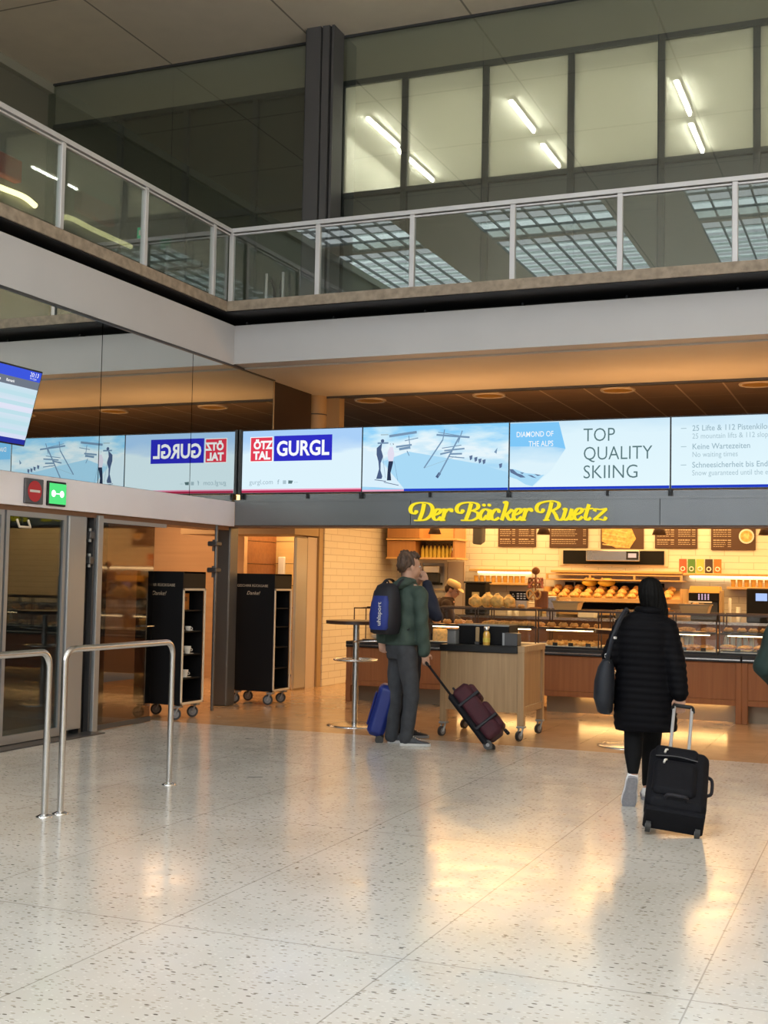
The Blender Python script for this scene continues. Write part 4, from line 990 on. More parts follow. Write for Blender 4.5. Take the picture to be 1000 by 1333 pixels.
def pretzel_mesh(s=1.0, m=None):
    mb = MB(); P = [(-.01, -.05, .01), (-.07, -.03, .01), (-.085, .03, .01), (-.045, .06, .012), (0, .02, .02), (.035, -.03, .03), (.055, -.05, .03)]
    pts = catmull([(x * s, y * s, z * s) for x, y, z in P] + [], 6); mb.tube(pts, .012 * s, m or M_crustd, 8)
    pts = catmull([(-x * s, y * s, z * s) for x, y, z in P], 6); mb.tube(pts, .012 * s, m or M_crustd, 8); return mb
def plait_mesh():
    mb = MB()
    for q in range(3): mb.tube([((k / 20 - .5) * .26, .028 * math.sin(k * .9 + q * 2.09), .035 + .014 * math.cos(k * .9 + q * 2.09)) for k in range(21)], [.006 + .02 * math.sin(PI * k / 20) for k in range(21)], M_crust, 8)
    return mb
def sandwich_mesh():
    mb = roll_mesh(.085, .045, .018, M_crustl, 0); mb.ell((0, 0, .042), (.09, .050, .009), M_pink, 14, 6); mb.ell((0, 0, .055), (.085, .045, .026), M_crust, 14, 8); return mb
def loaf_mesh(): return roll_mesh(.15, .075, .05, M_crust, 3)
def bag_mesh():
    mb = MB(); m = mat('pastry_bag_yellow', (.85, .55, .17), .45, noise=.35, nscale=22)
    mb.ell((0, 0, .075), (.088, .062, .078), m, 22, 14); mb.ell((0, 0, .15), (.03, .02, .02), m, 10, 6)
    mb.v = [V_(p) for p in mb.v]; return mb
def V_(p): k = 1 + .10 * math.sin(70 * p.x + 2) * math.sin(64 * p.z) + .06 * math.sin(55 * p.y + 40 * p.z); return Vector((p.x * k, p.y * k, max(0, .075 + (p.z - .075) * k)))
PROTO = {}
def place(kind, mesh_fn, name, cat, spots, label, group):
    """spots: (x, y, z, rz, scale); first instance is built, the rest are linked copies"""
    if kind not in PROTO:
        me = mesh_fn().mesh(kind); PROTO[kind] = me
    for (x, y, z, rz, sc) in spots:
        o = bpy.data.objects.new(name, PROTO[kind]); C.objects.link(o); o.location = (x, y, z); o.rotation_euler = (0, 0, rz); o.scale = (sc, sc, sc)
        tag(o, label, cat, group)
rj = random.Random(3)
def row(x0, x1, y, z, step, sc=1.0, rz=0.0, jr=.35, two=None):
    out = []; x = x0
    while x < x1:
        for yy in ((y,) if two is None else (y, two)): out.append((x + rj.uniform(-.008, .008), yy, z, rz + rj.uniform(-jr, jr), sc * rj.uniform(.93, 1.07)))
        x += step
    return out
DZ, SZ, TZ = .836, 1.058, 1.286
place('roll', lambda: roll_mesh(.06, .042, .03, M_crust), 'bread_roll', 'bread roll', row(-3.98, -3.38, CY + .22, DZ, .135, two=CY + .42), 'golden bread roll on the bottom deck of the glass case right of the cart', 'rolls on the bottom deck right of the cart')
place('croissant', croissant_mesh, 'croissant', 'croissant', row(-4.82, -4.2, CY + .25, SZ, .15, two=CY + .45), 'golden croissant on the middle shelf above the napkin box', 'croissants on the middle shelf')
place('sandwich', sandwich_mesh, 'sandwich', 'sandwich', row(-3.2, -2.6, CY + .22, DZ, .2, two=CY + .45), 'filled sandwich roll on the bottom deck left of the woman in black', 'sandwiches left of the woman')
place('roll', None, 'bread_roll', 'bread roll', row(-4.0, -3.4, CY + .3, SZ, .15), 'golden bread roll on the middle shelf right of the cart', 'rolls on the middle shelf right of the cart')
place('loaf', loaf_mesh, 'bread_loaf', 'loaf', [(-3.06, CY + .35, SZ, .1, .9), (-2.72, CY + .35, SZ, -.1, .9)], 'oval loaf on the middle shelf just left of the woman in black', 'loaves on the middle shelf')
place('pretzel', pretzel_mesh, 'soft_pretzel', 'pretzel', row(-2.38, -2.0, CY + .25, DZ, .19, 1.1), 'brown pretzel on the bottom deck just right of the woman in black', 'pretzels on the bottom deck')
place('croissant', None, 'croissant', 'croissant', row(-2.40, -1.98, CY + .45, DZ, .16), 'golden croissant on the bottom deck just right of the woman in black', 'croissants right of the woman')
place('plait', plait_mesh, 'plaited_bun', 'bun', [(-2.3, CY + .3, SZ, .1, .8), (-2.03, CY + .35, SZ, -.2, .8)], 'plaited bun on the middle shelf right of the woman in black', 'plaited buns')
place('sandwich', None, 'sandwich', 'sandwich', row(-1.80, -1.3, CY + .2, DZ, .19, two=CY + .42), 'filled sandwich roll on the bottom deck in front of the bottles', 'sandwiches at the right edge')
place('roll', None, 'bread_roll', 'bread roll', row(-1.8, -1.3, CY + .35, SZ, .14), 'golden bread roll on the middle shelf at the right edge', 'rolls on the middle shelf at the right edge')
place('roll', None, 'bread_roll', 'bread roll', row(-5.55, -5.0, CY + .3, SZ, .15), 'golden bread roll on the middle shelf above the yellow snack box', 'rolls on the middle shelf beside the man')
place('snackbag', bag_mesh, 'pastry_bag', 'bag', [(-5.02, CY + .30, TZ, .1, 1.05), (-4.87, CY + .36, TZ, .6, 1.2), (-4.72, CY + .28, TZ, -.2, 1.15), (-4.58, CY + .34, TZ, .2, 1.05)], 'pale bag of pastries standing on top of the glass case', 'pastry bags on top of the case')
t = thing('snack_box', 'open bright yellow box full of snacks in the lowest glass case beside the man', 'box', (-5.32, CY + .35, DZ))
MB().box((-5.55, CY + .15, DZ), (-5.10, CY + .5, DZ + .16), mat('yellow_snack_box', (.80, .48, .16), .5, noise=.3, nscale=30)).build('body', t)  # plain yellow-orange with random tone variation
place('roll', None, 'bread_roll', 'bread roll', row(-5.50, -5.12, CY + .25, DZ + .16, .12, .8, two=CY + .42), 'small roll lying in the yellow snack box', 'rolls in the snack box')
# bottles in the right case
for k in range(9):
    x = -2.46 + k * .058 if k < 4 else -1.86 + (k - 4) * .075; z = DZ
    if k >= 4 or True:
        m = MB().lathe([(.024, z), (.028, z + .01), (.028, z + .15), (.012, z + .18), (.012, z + .198), (.013, z + .20)], (x, CY + .60, 0), M_blue_l, 12)
        tag(m.build('drink_bottle'), 'pale blue bottle standing at the back of the glass case at the right', 'bottle', 'bottles in the glass case')
# little price tags
for k, x in enumerate((-3.92, -3.72, -3.5, -3.1, -2.8, -2.33, -2.1, -1.7, -1.45)):
    m = MB(); m.box((x, CY + .07, DZ), (x + .06, CY + .085, DZ + .04), M_black)
    tag(m.build('price_tag'), 'small black price tag behind the front glass of the display case', 'price tag', 'price tags in the case')
# left counter: pot stand, thermos pots, tray of cutlery
t = thing('glass_shelf_stand', 'thin metal stand with a glass shelf on the left counter', 'stand', (-6.3, CY + .4, .80))
m = MB()
for x in (-6.66, -5.72):
    for y in (CY + .10, CY + .5): m.cyl((x, y, .80), (x, y, 1.24), .008, M_rackbar, n=8)
m.tube([(-6.66, CY + .10, 1.24), (-5.72, CY + .10, 1.24), (-5.72, CY + .5, 1.24), (-6.66, CY + .5, 1.24)], .008, M_rackbar, 6, True); m.build('frame', t)
B((-6.65, CY + .11, 1.235), (-5.73, CY + .49, 1.243), M_clear).build('shelf', t)
m = MB(); m.box((-6.55, CY + .12, .80), (-5.8, CY + .5, .83), M_steel, .006); m.build('tray', t)
B((-6.50, CY + .15, 1.244), (-5.95, CY + .47, 1.262), M_blackmat, .004).build('drip_tray', t)
def thermos(x, y, z, label):
    t = thing('thermos_jug', label, 'jug', (x, y, z))
    MB().lathe([(.055, z), (.058, z + .02), (.050, z + .17), (.036, z + .20), (.036, z + .21)], (x, y, 0), mat('copper_steel', (.45, .18, .08), .25, .9) if 'copper_steel' not in MATS else MATS['copper_steel'], 20).build('body', t)
    MB().lathe([(.038, z + .21), (.04, z + .23), (.025, z + .25), (.004, z + .255)], (x, y, 0), M_black, 16).build('lid', t)
    MB().tube(catmull([(x - .04, y, z + .22), (x - .085, y, z + .20), (x - .09, y, z + .10), (x - .055, y, z + .04)], 5), .010, M_black, 8).build('handle', t)
thermos(-6.36, CY + .28, 1.263, 'steel and black thermos jug on the glass shelf left of the man')
thermos(-6.18, CY + .34, 1.263, 'second steel thermos jug on the glass shelf half hidden by the backpack')
for k in range(4):
    z = .831 + k * .014; x = -6.38
    m = MB().lathe([(.05, z), (.11, z + .012), (.11, z + .014), (.05, z + .004)], (x, CY + .30, 0), M_offwhite, 20)
    tag(m.build('small_plate'), 'white plate in the low stack on the left counter', 'plate', 'stacked plates on the left counter')
place('sandwich', None, 'sandwich', 'sandwich', [(-6.05, CY + .28, .831, .2, 1), (-5.9, CY + .32, .831, -.2, 1)], 'filled sandwich roll on the tray of the left counter', 'sandwiches on the left counter')

# ================================================================== BAKERY BACK WALL (plane y = 19.76)
W = 19.76
def fW(x0, z0): return lambda x, y, d: (x0 + x, W - .03 - d, z0 + y)
def menu(x0, x1, z0, z1, label, cols=2, pic=False):
    t = thing('menu_board', label, 'menu board', ((x0 + x1) / 2, W - .02, z0))
    B((x0, W - .03, z0), (x1, W, z1), M_board, .004).build('panel', t)
    m = MB(); f = fW(x0, z0); w = (x1 - x0); h = z1 - z0; rr = random.Random(int(x0 * 100)); m.add([], [], M_chalk)
    wc = w / (cols + (1 if pic else 0))
    for c in range(cols):
        a = c * wc + .035; b = (c + 1) * wc - .03
        for r_ in range(int((h - .05) / .032)):
            z = h - .045 - r_ * .032
            if r_ % 5 == 4 or z < .02: continue
            th = .013 if r_ % 5 == 0 else .007
            xx = a; e = a + (b - a) * (.6 + .2 * rr.random())
            while xx < e:
                l = .02 + .03 * rr.random(); rect(m, f, xx, z, min(xx + l, e), z + th, M_chalk, .002); xx += l + .008
            rect(m, f, b - .05, z, b, z + th, M_chalk, .002)
    m.build('lettering', t)
    if pic:
        p = MB(); cx, cz = x0 + w * .80, z0 + h * .42; p.X = Matrix.Translation((cx, W - .036, cz)) @ Matrix.Rotation(PI / 2, 4, 'X')
        p.cyl((0, 0, 0), (0, 0, .004), .115, M_offwhite, n=24, smooth=False); p.cyl((0, 0, .004), (0, 0, .008), .09, M_crust, n=20, smooth=False); p.cyl((0, 0, .008), (0, 0, .011), .05, M_crustl, n=16, smooth=False)
        p.build('food_picture', t)
menu(-6.05, -5.40, 2.22, 2.70, 'brown menu board furthest left on the bakery wall')
menu(-5.17, -4.53, 2.21, 2.70, 'brown menu board second from the left on the bakery wall', cols=1)
t = thing('bread_poster', 'poster with a picture of sliced bread between the menu boards', 'poster', (-3.97, W - .02, 2.19))
B((-4.32, W - .025, 2.19), (-3.63, W, 2.70), M_board).build('panel', t)
m = MB(); f = fW(-4.32, 2.19); poly(m, f, [(.02, .12), (.25, .02), (.47, .015), (.57, .17), (.50, .33), (.3, .50), (.02, .50)], M_crust, .002)
for k in range(5): line(m, f, (.03, .44 - k * .09), (.45 - k * .015, .34 - k * .075), .022, M_crustl, .004)
poly(m, f, [(.5, .4), (.66, .42), (.66, .5), (.4, .5)], M_tan, .003); m.build('bread_picture', t)
menu(-3.45, -2.79, 2.21, 2.70, 'brown menu board with two text columns right of the bread poster')
menu(-2.58, -1.91, 2.19, 2.70, 'brown menu board with a round food picture at the right', cols=1, pic=True)
# oven niche
t = thing('wall_oven', 'steel built-in oven unit with a small dark display in the wall niche', 'oven', (-4.1, W - .1, 1.95))
B((-5.0, W - .03, 1.92), (-3.24, W - .002, 2.19), M_cream).build('surround', t)
B((-4.93, W - .06, 1.945), (-3.30, W - .031, 2.165), M_blackmat).build('niche', t)
B((-4.52, W - .20, 1.995), (-3.66, W - .061, 2.165), M_steel, .008).build('body', t)
m = B((-3.87, W - .206, 2.02), (-3.68, W - .20, 2.15), M_black); m.box((-3.84, W - .209, 2.05), (-3.71, W - .206, 2.12), mat('oven_display', (.3, .3, .35), .4, emit=(.5, .5, .6), es=.5)); m.build('display', t)
# shelves
def shelf(x0, x1, z, label, dep=.35, th=.04, lit=True):
    t = thing('wall_shelf', label, 'shelf', ((x0 + x1) / 2, W - dep / 2, z)); B((x0, W - dep, z), (x1, W, z + th), M_shelfw, .005).build('board', t)
    if lit: B((x0 + .06, W - .05, z - .02), (x1 - .06, W - .02, z), M_casel).build('light_strip', t)
    return t
shelf(-6.45, -5.42, 1.80, 'honey wooden shelf with a light strip above the lit glasses on the left'); shelf(-6.45, -5.42, 1.58, 'honey wooden shelf carrying the lit glasses on the left', lit=False)
shelf(-5.06, -2.98, 1.80, 'wide honey wooden shelf below the oven', lit=False)
shelf(-2.96, -.9, 1.78, 'long honey wooden shelf carrying the colourful cards'); shelf(-2.30, -.9, 1.58, 'honey wooden shelf carrying the lit glasses at the right', lit=False)
m = MB()
t = thing('bread_rack', 'two framed wooden crates mounted above the bread tray', 'rack', (-4.0, W - .45, 1.68))
m.box((-5.1, W - .5, 1.68), (-2.95, W - .46, 1.70), M_shelfw).box((-5.1, W - .5, 1.76), (-2.95, W - .46, 1.78), M_shelfw)
for x in (-5.1, -4.4, -3.7, -2.98): m.box((x, W - .5, 1.70), (x + .03, W - .46, 1.76), M_shelfw)
m.box((-5.1, W - .46, 1.68), (-2.95, W - .02, 1.70), M_shelfw)
m.build('frame', t)
t = thing('window_slot', 'dark slot in the wall behind the bread tray', 'niche', (-4.2, W - .02, 1.54)); B((-4.9, W - .03, 1.53), (-3.3, W - .001, 1.65), M_blackmat).build('panel', t)
for x in (-4.75, -4.45): B((x, W - .045, 1.53), (x + .02, W - .03, 1.65), M_offwhite).build('divider', t)
t = thing('bread_tray', 'sloping wooden tray full of loaves on the back wall', 'tray', (-4.0, W - .5, 1.38))
m = MB(); zf = lambda y: 1.36 + (y - (W - .75)) * .30
for (a, b, th) in ((W - .75, W - .15, .02),):
    m.rings([[(x, a, zf(a)), (x, b, zf(b)), (x, b, zf(b) - th), (x, a, zf(a) - th)] for x in (-5.05, -2.92)], M_shelfw, smooth=False)
m.build('board', t); m = MB(); m.box((-5.05, W - .77, 1.345), (-2.92, W - .75, 1.41), M_shelfw); m.box((-2.94, W - .75, 1.345), (-2.90, W - .15, 1.57), M_shelfw); m.box((-5.07, W - .75, 1.345), (-5.04, W - .15, 1.57), M_shelfw); m.build('edge', t)
sp = []
for r_ in range(3):
    y = W - .66 + r_ * .2; x = -4.95
    while x < -3.02: sp.append((x + rj.uniform(-.01, .01), y, zf(y) + .005, rj.uniform(-.3, .3) + PI / 2, .86 * rj.uniform(.95, 1.1))); x += .18
place('loaf', None, 'bread_loaf', 'loaf', sp, 'golden loaf lying in the sloping wooden tray on the back wall', 'loaves in the sloping tray')
place('loafbig', lambda: roll_mesh(.14, .08, .06, M_yglow, 2), 'bread_loaf', 'loaf', [(-4.42, W - .35, zf(W - .3) + .09, 1.0, 1.1), (-4.15, W - .35, zf(W - .3) + .09, .7, 1.1)], 'bright yellow long loaf standing on top of the other loaves in the tray', 'yellow loaves')
t = thing('lower_bread_tray', 'lower wooden tray with baguettes under the sloping tray', 'tray', (-4.0, W - .5, 1.1)); B((-5.15, W - .7, 1.14), (-2.85, W - .1, 1.17), M_shelfw, .004).build('board', t); B((-4.75, W - .08, 1.18), (-3.5, W - .02, 1.32), M_blackmat).build('back_panel', t)
place('baguette', lambda: roll_mesh(.24, .035, .028, M_crust, 4), 'baguette', 'baguette', [(x, W - .45, 1.171, rj.uniform(-.2, .2), 1) for x in (-3.75, -3.25)] + [(x, W - .30, 1.171, rj.uniform(-.2, .2), 1) for x in (-3.75, -3.25)] + [(-4.95, W - .4, 1.171, PI / 2, .9), (-4.85, W - .4, 1.171, PI / 2, .9)], 'long baguette on the lower wooden tray', 'baguettes on the lower tray')
# glasses on lit shelves
def glasses(x0, n, z, label, grp, step=.10):
    me = MB().lathe([(.028, 0), (.03, .004), (.040, .11), (.037, .11), (.026, .008)], (0, 0, 0), M_amber, 14).mesh('glass')
    for k in range(n):
        o = bpy.data.objects.new('drinking_glass', me); C.objects.link(o); o.location = (x0 + k * step, W - .22, z); tag(o, label, 'glass', grp)
glasses(-6.36, 9, 1.62, 'glowing drinking glass on the lit shelf at the left of the back wall', 'glasses on the left lit shelf')
glasses(-2.22, 12, 1.62, 'glowing drinking glass on the lit shelf at the right of the back wall', 'glasses on the right lit shelf')
# colour cards
names = ('red', 'green', 'pale green', 'dark', 'orange'); cols = ((.6, .12, .06), (.10, .25, .06), (.45, .55, .12), (.06, .04, .035), (.75, .20, .04))
for k in range(5):
    x = -3.04 + k * .132; t = thing('product_card', names[k] + ' product card with a white ring, standing on the long shelf', 'card', (x + .06, W - .2, 1.82))
    B((x, W - .22, 1.82), (x + .115, W - .20, 2.04), mat('card_' + names[k].replace(' ', '_'), cols[k], .6)).build('sheet', t)
    MB().torus((x + .0575, W - .225, 1.885), .030, .010, M_offwhite, 20, 6, (0, 1, 0)).build('ring', t)
# pendant lamps
def pendant(x, y, label):
    t = thing('pendant_lamp', label, 'lamp', (x, y, 2.86)); m = MB().lathe([(.035, 2.52), (.05, 2.50), (.105, 2.36), (.10, 2.36), (.045, 2.49)], (x, y, 0), mat('lamp_shade_brown', (.06, .035, .025), .35, .3) if 'lamp_shade_brown' not in MATS else MATS['lamp_shade_brown'], 24, False)
    m.build('lamp_shade', t); MB().cyl((x, y, 2.50), (x, y, 2.86), .006, M_black, n=6).build('cord', t); MB().ell((x, y, 2.42), (.035, .035, .04), emis('bulb', (1, .7, .35), 12) if 'bulb' not in MATS else MATS['bulb'], 12, 8).build('bulb', t)
for x, l in ((-6.62, 'small dark pendant lamp in front of the bottle shelves'), (-3.12, 'small dark pendant lamp in front of the bread poster'), (-1.62, 'small dark pendant lamp in front of the right menu board'), (-4.86, 'small dark pendant lamp in front of the second menu board')): pendant(x, 18.2, l)
t = thing('wall_speaker', 'grey loudspeaker hanging at the top right of the bottle shelves', 'speaker', (-6.05, 18.7, 2.26)); m = MB(); m.X = Matrix.Translation((-6.05, 18.7, 2.4)) @ Matrix.Rotation(.25, 4, 'X') @ Matrix.Rotation(.1, 4, 'Y'); m.box((-.08, -.1, -.17), (.08, .1, .17), M_colm, .02); m.build('body', t)
MB().cyl((-6.05, 18.75, 2.55), (-6.05, 18.75, 2.86), .015, M_black, n=8).build('bracket', t)
# upper left shelf unit
UX0, UX1, UY = -7.75, -6.55, 18.95
t = thing('bottle_shelf_unit', 'reddish wooden wall shelf unit above the man with a row of bottles', 'shelf unit', ((UX0 + UX1) / 2, UY + .3, 1.9))
M_unit = wood('unit_wood', (.40, .19, .07), (.48, .24, .09), .5, 'Z', .4)
B((UX0, UY + .56, 2.00), (UX1, UY + .6, 2.75), M_shelfw).build('back_panel', t)
B((UX1 - .03, UY + .02, 2.00), (UX1, UY + .56, 2.75), M_unit).build('side_panel', t)
for z in (1.98, 2.29): B((UX0, UY, z), (UX1 + .04, UY + .58, z + .03), M_shelfw, .003).build('shelf', t)
B((UX0, UY + .05, 2.33), (-7.18, UY + .55, 2.75), M_unit).build('drawer_front', t)
B((UX0, UY + .05, 2.01), (-7.25, UY + .55, 2.28), M_unit).build('side_block', t)
me = MB().lathe([(.030, 0), (.032, .01), (.032, .14), (.012, .18), (.012, .215)], (0, 0, 0), M_yglow, 12).lathe([(.014, .20), (.014, .225)], (0, 0, 0), M_brown, 8).mesh('syrup')
for k in range(8):
    o = bpy.data.objects.new('syrup_bottle', me); C.objects.link(o); o.location = (-7.19 + k * .072, UY + .25, 2.01); tag(o, 'yellow syrup bottle in the row on the wooden shelf above the man', 'bottle', 'syrup bottles in a row')
t = thing('round_flask', 'small dark flask with a white ball top at the end of the bottle row', 'flask', (-6.63, UY + .2, 2.01)); MB().lathe([(.04, 2.01), (.04, 2.08), (.02, 2.12)], (-6.64, UY + .2, 0), M_crustd, 14).build('body', t); MB().ell((-6.64, UY + .2, 2.15), (.03, .03, .03), M_offwhite, 12, 8).build('ball', t)
# framed pass-through with coffee machine, left of the baker
t = thing('pass_through', 'white framed opening in the back wall with a steel coffee machine in it', 'opening', (-7.15, W - .1, 1.5))
m = MB(); m.box((-7.42, W - .06, 1.93), (-6.93, W, 1.98), M_cream).box((-7.42, W - .06, 1.5), (-7.38, W, 1.93), M_cream).box((-6.98, W - .06, 1.5), (-6.93, W, 1.93), M_cream).box((-7.42, W - .1, 1.47), (-6.93, W, 1.5), M_cream); m.build('frame', t)
B((-7.38, W - .02, 1.5), (-6.98, W - .001, 1.93), M_offwhite).build('back_panel', t)
m = MB(); m.box((-7.30, W - .24, 1.76), (-7.02, W - .03, 1.88), M_steel, .01).box((-7.28, W - .20, 1.60), (-7.05, W - .05, 1.76), M_frame, .01).box((-7.3, W - .24, 1.56), (-7.02, W - .03, 1.60), M_blackmat); m.build('coffee_machine', t)
t = thing('cabinet_door', 'tall beige cabinet door right of the white framed opening', 'cabinet', (-6.78, W - .05, 0)); B((-6.92, W - .06, 1.0), (-6.62, W - .01, 1.97), M_beige, .006).build('panel', t); B((-6.645, W - .065, 1.02), (-6.635, W - .06, 1.95), M_tan).build('edge', t)
# back counter with machines
t = thing('back_counter', 'low dark counter along the back wall of the bakery', 'counter', (-3.0, 19.0, 0)); B((-7.7, 19.0, 0), (6.0, 19.7, 1.08), M_cherry).build('body', t) if False else None
B((-7.7, 18.62, .0), (6.0, 18.95, 1.06), mat('dark_brown_cabinet', (.10, .05, .025), .5)).build('body', t); B((-7.72, 18.58, 1.06), (6.0, 18.97, 1.10), M_steel).build('worktop', t)
def machine(x0, x1, z0, z1, y, label, name='coffee_machine'):
    t = thing(name, label, 'machine', ((x0 + x1) / 2, y, z0)); return t
t = machine(-6.26, -5.92, 1.10, 1.62, 18.75, 'black square machine with a small screen right of the baker', 'slicing_machine')
B((-6.26, 18.66, 1.10), (-5.92, 18.92, 1.60), M_blackmat, .015).build('body', t); B((-6.28, 18.64, 1.60), (-5.90, 18.94, 1.63), M_black, .008).build('lid', t); B((-6.14, 18.652, 1.34), (-6.02, 18.66, 1.46), mat('dim_display', (.25, .18, .08), .4, emit=(.4, .3, .1), es=.3)).build('screen', t)
t = machine(-2.76, -2.30, 1.10, 1.62, 18.75, 'black and wood coffee machine with rows of buttons on the right', 'coffee_machine')
B((-2.76, 18.66, 1.40), (-2.32, 18.92, 1.52), M_blackmat, .01).build('button_panel', t); B((-2.74, 18.72, 1.10), (-2.34, 18.92, 1.40), M_frame, .01).build('body', t); B((-2.76, 18.64, 1.375), (-2.42, 18.66, 1.395), M_offwhite).build('trim_strip', t); B((-2.32, 18.66, 1.10), (-2.28, 18.92, 1.56), M_tan, .005).build('side_panel', t)
m = MB()
for a in range(4):
    for b in range(5): m.box((-2.62 + a * .045, 18.652, 1.42 + b * .018), (-2.60 + a * .045, 18.66, 1.432 + b * .018), mat('button_lilac', (.5, .45, .8), .4, emit=(.5, .45, .8), es=.7) if 'button_lilac' not in MATS else MATS['button_lilac'])
m.build('buttons', t)
MB().rings([[(-2.76 - e, 18.66 - e, z), (-2.30 + e, 18.66 - e, z), (-2.30 + e, 18.92, z), (-2.76 - e, 18.92, z)] for e, z in ((0, 1.52), (.0, 1.53), (-.02, 1.62))], M_amber, smooth=False).build('bean_hopper', t)
t = machine(-1.92, -1.2, 1.10, 1.6, 18.75, 'large black machine with a bright blue screen at the right edge', 'oven_machine')
B((-1.93, 18.64, 1.10), (-1.1, 18.92, 1.60), M_blackmat, .015).build('body', t); B((-1.80, 18.632, 1.42), (-1.64, 18.64, 1.53), emis('blue_display', (.45, .6, 1.0), 1.0)).build('screen', t)
tag(MB().lathe([(.022, 1.10), (.022, 1.44), (.012, 1.45)], (-2.18, 18.78, 0), M_offwhite, 12).build('milk_pipe'), 'slim white upright tube right of the coffee machine', 'tube')
# pretzel stand and little blackboard on the case
t = thing('pretzel_stand', 'wooden stand hung with pretzels on top of the display case', 'stand', (-4.30, CY + .5, TZ))
PX, PY = -4.27, CY + .52
MB().lathe([(.08, TZ), (.08, TZ + .015), (.02, TZ + .02)], (PX, PY, 0), M_crustd, 18).build('base', t); MB().cyl((PX, PY, TZ + .01), (PX, PY, TZ + .47), .010, M_crustd, n=8).build('pole', t)
MB().ell((PX, PY, TZ + .49), (.055, .045, .05), M_crustd, 14, 8).build('topper', t)
B((PX + .0, PY + .02, TZ), (PX + .16, PY + .05, TZ + .23), M_cherry, .03).build('board', t)
pm = pretzel_mesh(.9)
for k in range(10):
    a = k * .63; q = Matrix.Translation((PX + .075 * math.cos(a), PY + .07 * math.sin(a), TZ + (.36 if k % 2 else .30))) @ Matrix.Rotation(a + PI / 2, 4, 'Z') @ Matrix.Rotation(PI / 2, 4, 'X')
    m = pretzel_mesh(.62, M_crustd if k % 3 else M_pink); m.v = [q @ p for p in m.v]; o = m.build('soft_pretzel'); tag(o, 'small pretzel hanging in the ring on the pretzel stand', 'pretzel', 'small pretzels on the stand')
q = Matrix.Translation((PX + .0, PY - .09, TZ + .17)) @ Matrix.Rotation(PI / 2, 4, 'X'); m = pretzel_mesh(1.05, M_crust); m.v = [q @ p for p in m.v]; tag(m.build('soft_pretzel'), 'large golden pretzel hanging at the front of the pretzel stand', 'pretzel')
t = thing('small_blackboard', 'small blackboard with chalk marks left of the pretzel stand', 'blackboard', (-4.58, CY + .45, TZ)); B((-4.60, CY + .44, TZ + .10), (-4.34, CY + .455, TZ + .22), M_blackmat).build('board', t)
m = MB(); m.add([], [], M_chalk); f = lambda x, y, d: (-4.60 + x, CY + .44 - d, TZ + .10 + y); m.tube([f(.03, .05, .002), f(.05, .09, .002), f(.07, .05, .002), f(.03, .05, .002)], .004, M_offwhite, 4)
for a in range(3):
    for b in range(3): rect(m, f, .10 + a * .045, .02 + b * .03, .13 + a * .045, .035 + b * .03, M_offwhite)
m.build('chalk_marks', t); B((-4.58, CY + .42, TZ), (-4.36, CY + .50, TZ + .10), M_cream).build('stand', t)
place('roll', None, 'bread_roll', 'bread roll', row(-4.52, -4.38, CY + .30, TZ + .002, .12, .9), 'bread roll on top of the glass case under the small blackboard', 'rolls under the blackboard')

# ---- trays, baskets and odds and ends in and on the cases
M_tray = mat('black_tray', (.012, .011, .010), .35)
for k, (x0, x1, z, lb) in enumerate(((-3.22, -2.92, DZ, 'black serving tray under the sandwiches, nearest the cart'), (-2.86, -2.56, DZ, 'black serving tray under the sandwiches, nearest the woman'), (-1.85, -1.32, DZ, 'black serving tray on the bottom deck before the bottles'), (-4.85, -4.2, SZ, 'black serving tray under the croissants above the napkin box'), (-1.85, -1.3, SZ, 'black serving tray on the middle shelf at the right edge'))):
    t = thing('serving_tray', lb, 'tray', ((x0 + x1) / 2, CY + .33, z)); m = MB(); m.box((x0, CY + .13, z - .0005), (x1, CY + .53, z + .004), M_tray); m.build('base', t)
    m = MB(); m.tube([(x0, CY + .13, z + .008), (x1, CY + .13, z + .008), (x1, CY + .53, z + .008), (x0, CY + .53, z + .008)], .006, M_tray, 6, True); m.build('rim', t)
def basket(x, y, z, w, d, h, label, tilt=0.0):
    t = thing('bread_basket', label, 'basket', (x, y, z)); m = MB(); m.X = Matrix.Translation((x, y, z)) @ Matrix.Rotation(tilt, 4, 'X')
    rs = [[(sx * w * (.42 + .08 * q), sy * d * (.42 + .08 * q), q * h) for sx, sy in ((-1, -1), (1, -1), (1, 1), (-1, 1))] for q in (0, 1)]
    m.rings([[Vector(p) for p in r] for r in rs], M_shelfw, caps=False, smooth=False); m.box((-w * .42, -d * .42, 0), (w * .42, d * .42, .012), M_shelfw); m.build('body', t)
    m = MB(); m.X = Matrix.Translation((x, y, z)) @ Matrix.Rotation(tilt, 4, 'X'); m.tube([(-w * .5, -d * .5, h), (w * .5, -d * .5, h), (w * .5, d * .5, h), (-w * .5, d * .5, h)], .012, M_tan, 6, True); m.build('rim', t)
basket(-3.80, CY + .36, TZ, .34, .28, .10, 'honey wicker bread basket on top of the case right of the pretzel stand')
basket(-2.20, CY + .36, TZ, .36, .28, .10, 'honey wicker bread basket on top of the case right of the woman')
place('roll', None, 'bread_roll', 'bread roll', [(-3.88, CY + .32, TZ + .05, .3, 1.1), (-3.74, CY + .34, TZ + .05, -.4, 1.1), (-3.81, CY + .42, TZ + .06, 1.2, 1.1)], 'golden roll in the basket right of the pretzel stand', 'rolls in the left basket')
place('roll', None, 'bread_roll', 'bread roll', [(-2.29, CY + .32, TZ + .05, .3, 1.1), (-2.14, CY + .34, TZ + .05, -.4, 1.1), (-2.21, CY + .42, TZ + .06, 1.2, 1.1)], 'golden roll in the basket right of the woman in black', 'rolls in the right basket')
me = MB().lathe([(.030, 0), (.040, .10), (.037, .10), (.028, .006)], (0, 0, 0), M_offwhite, 14).mesh('paper_cup')
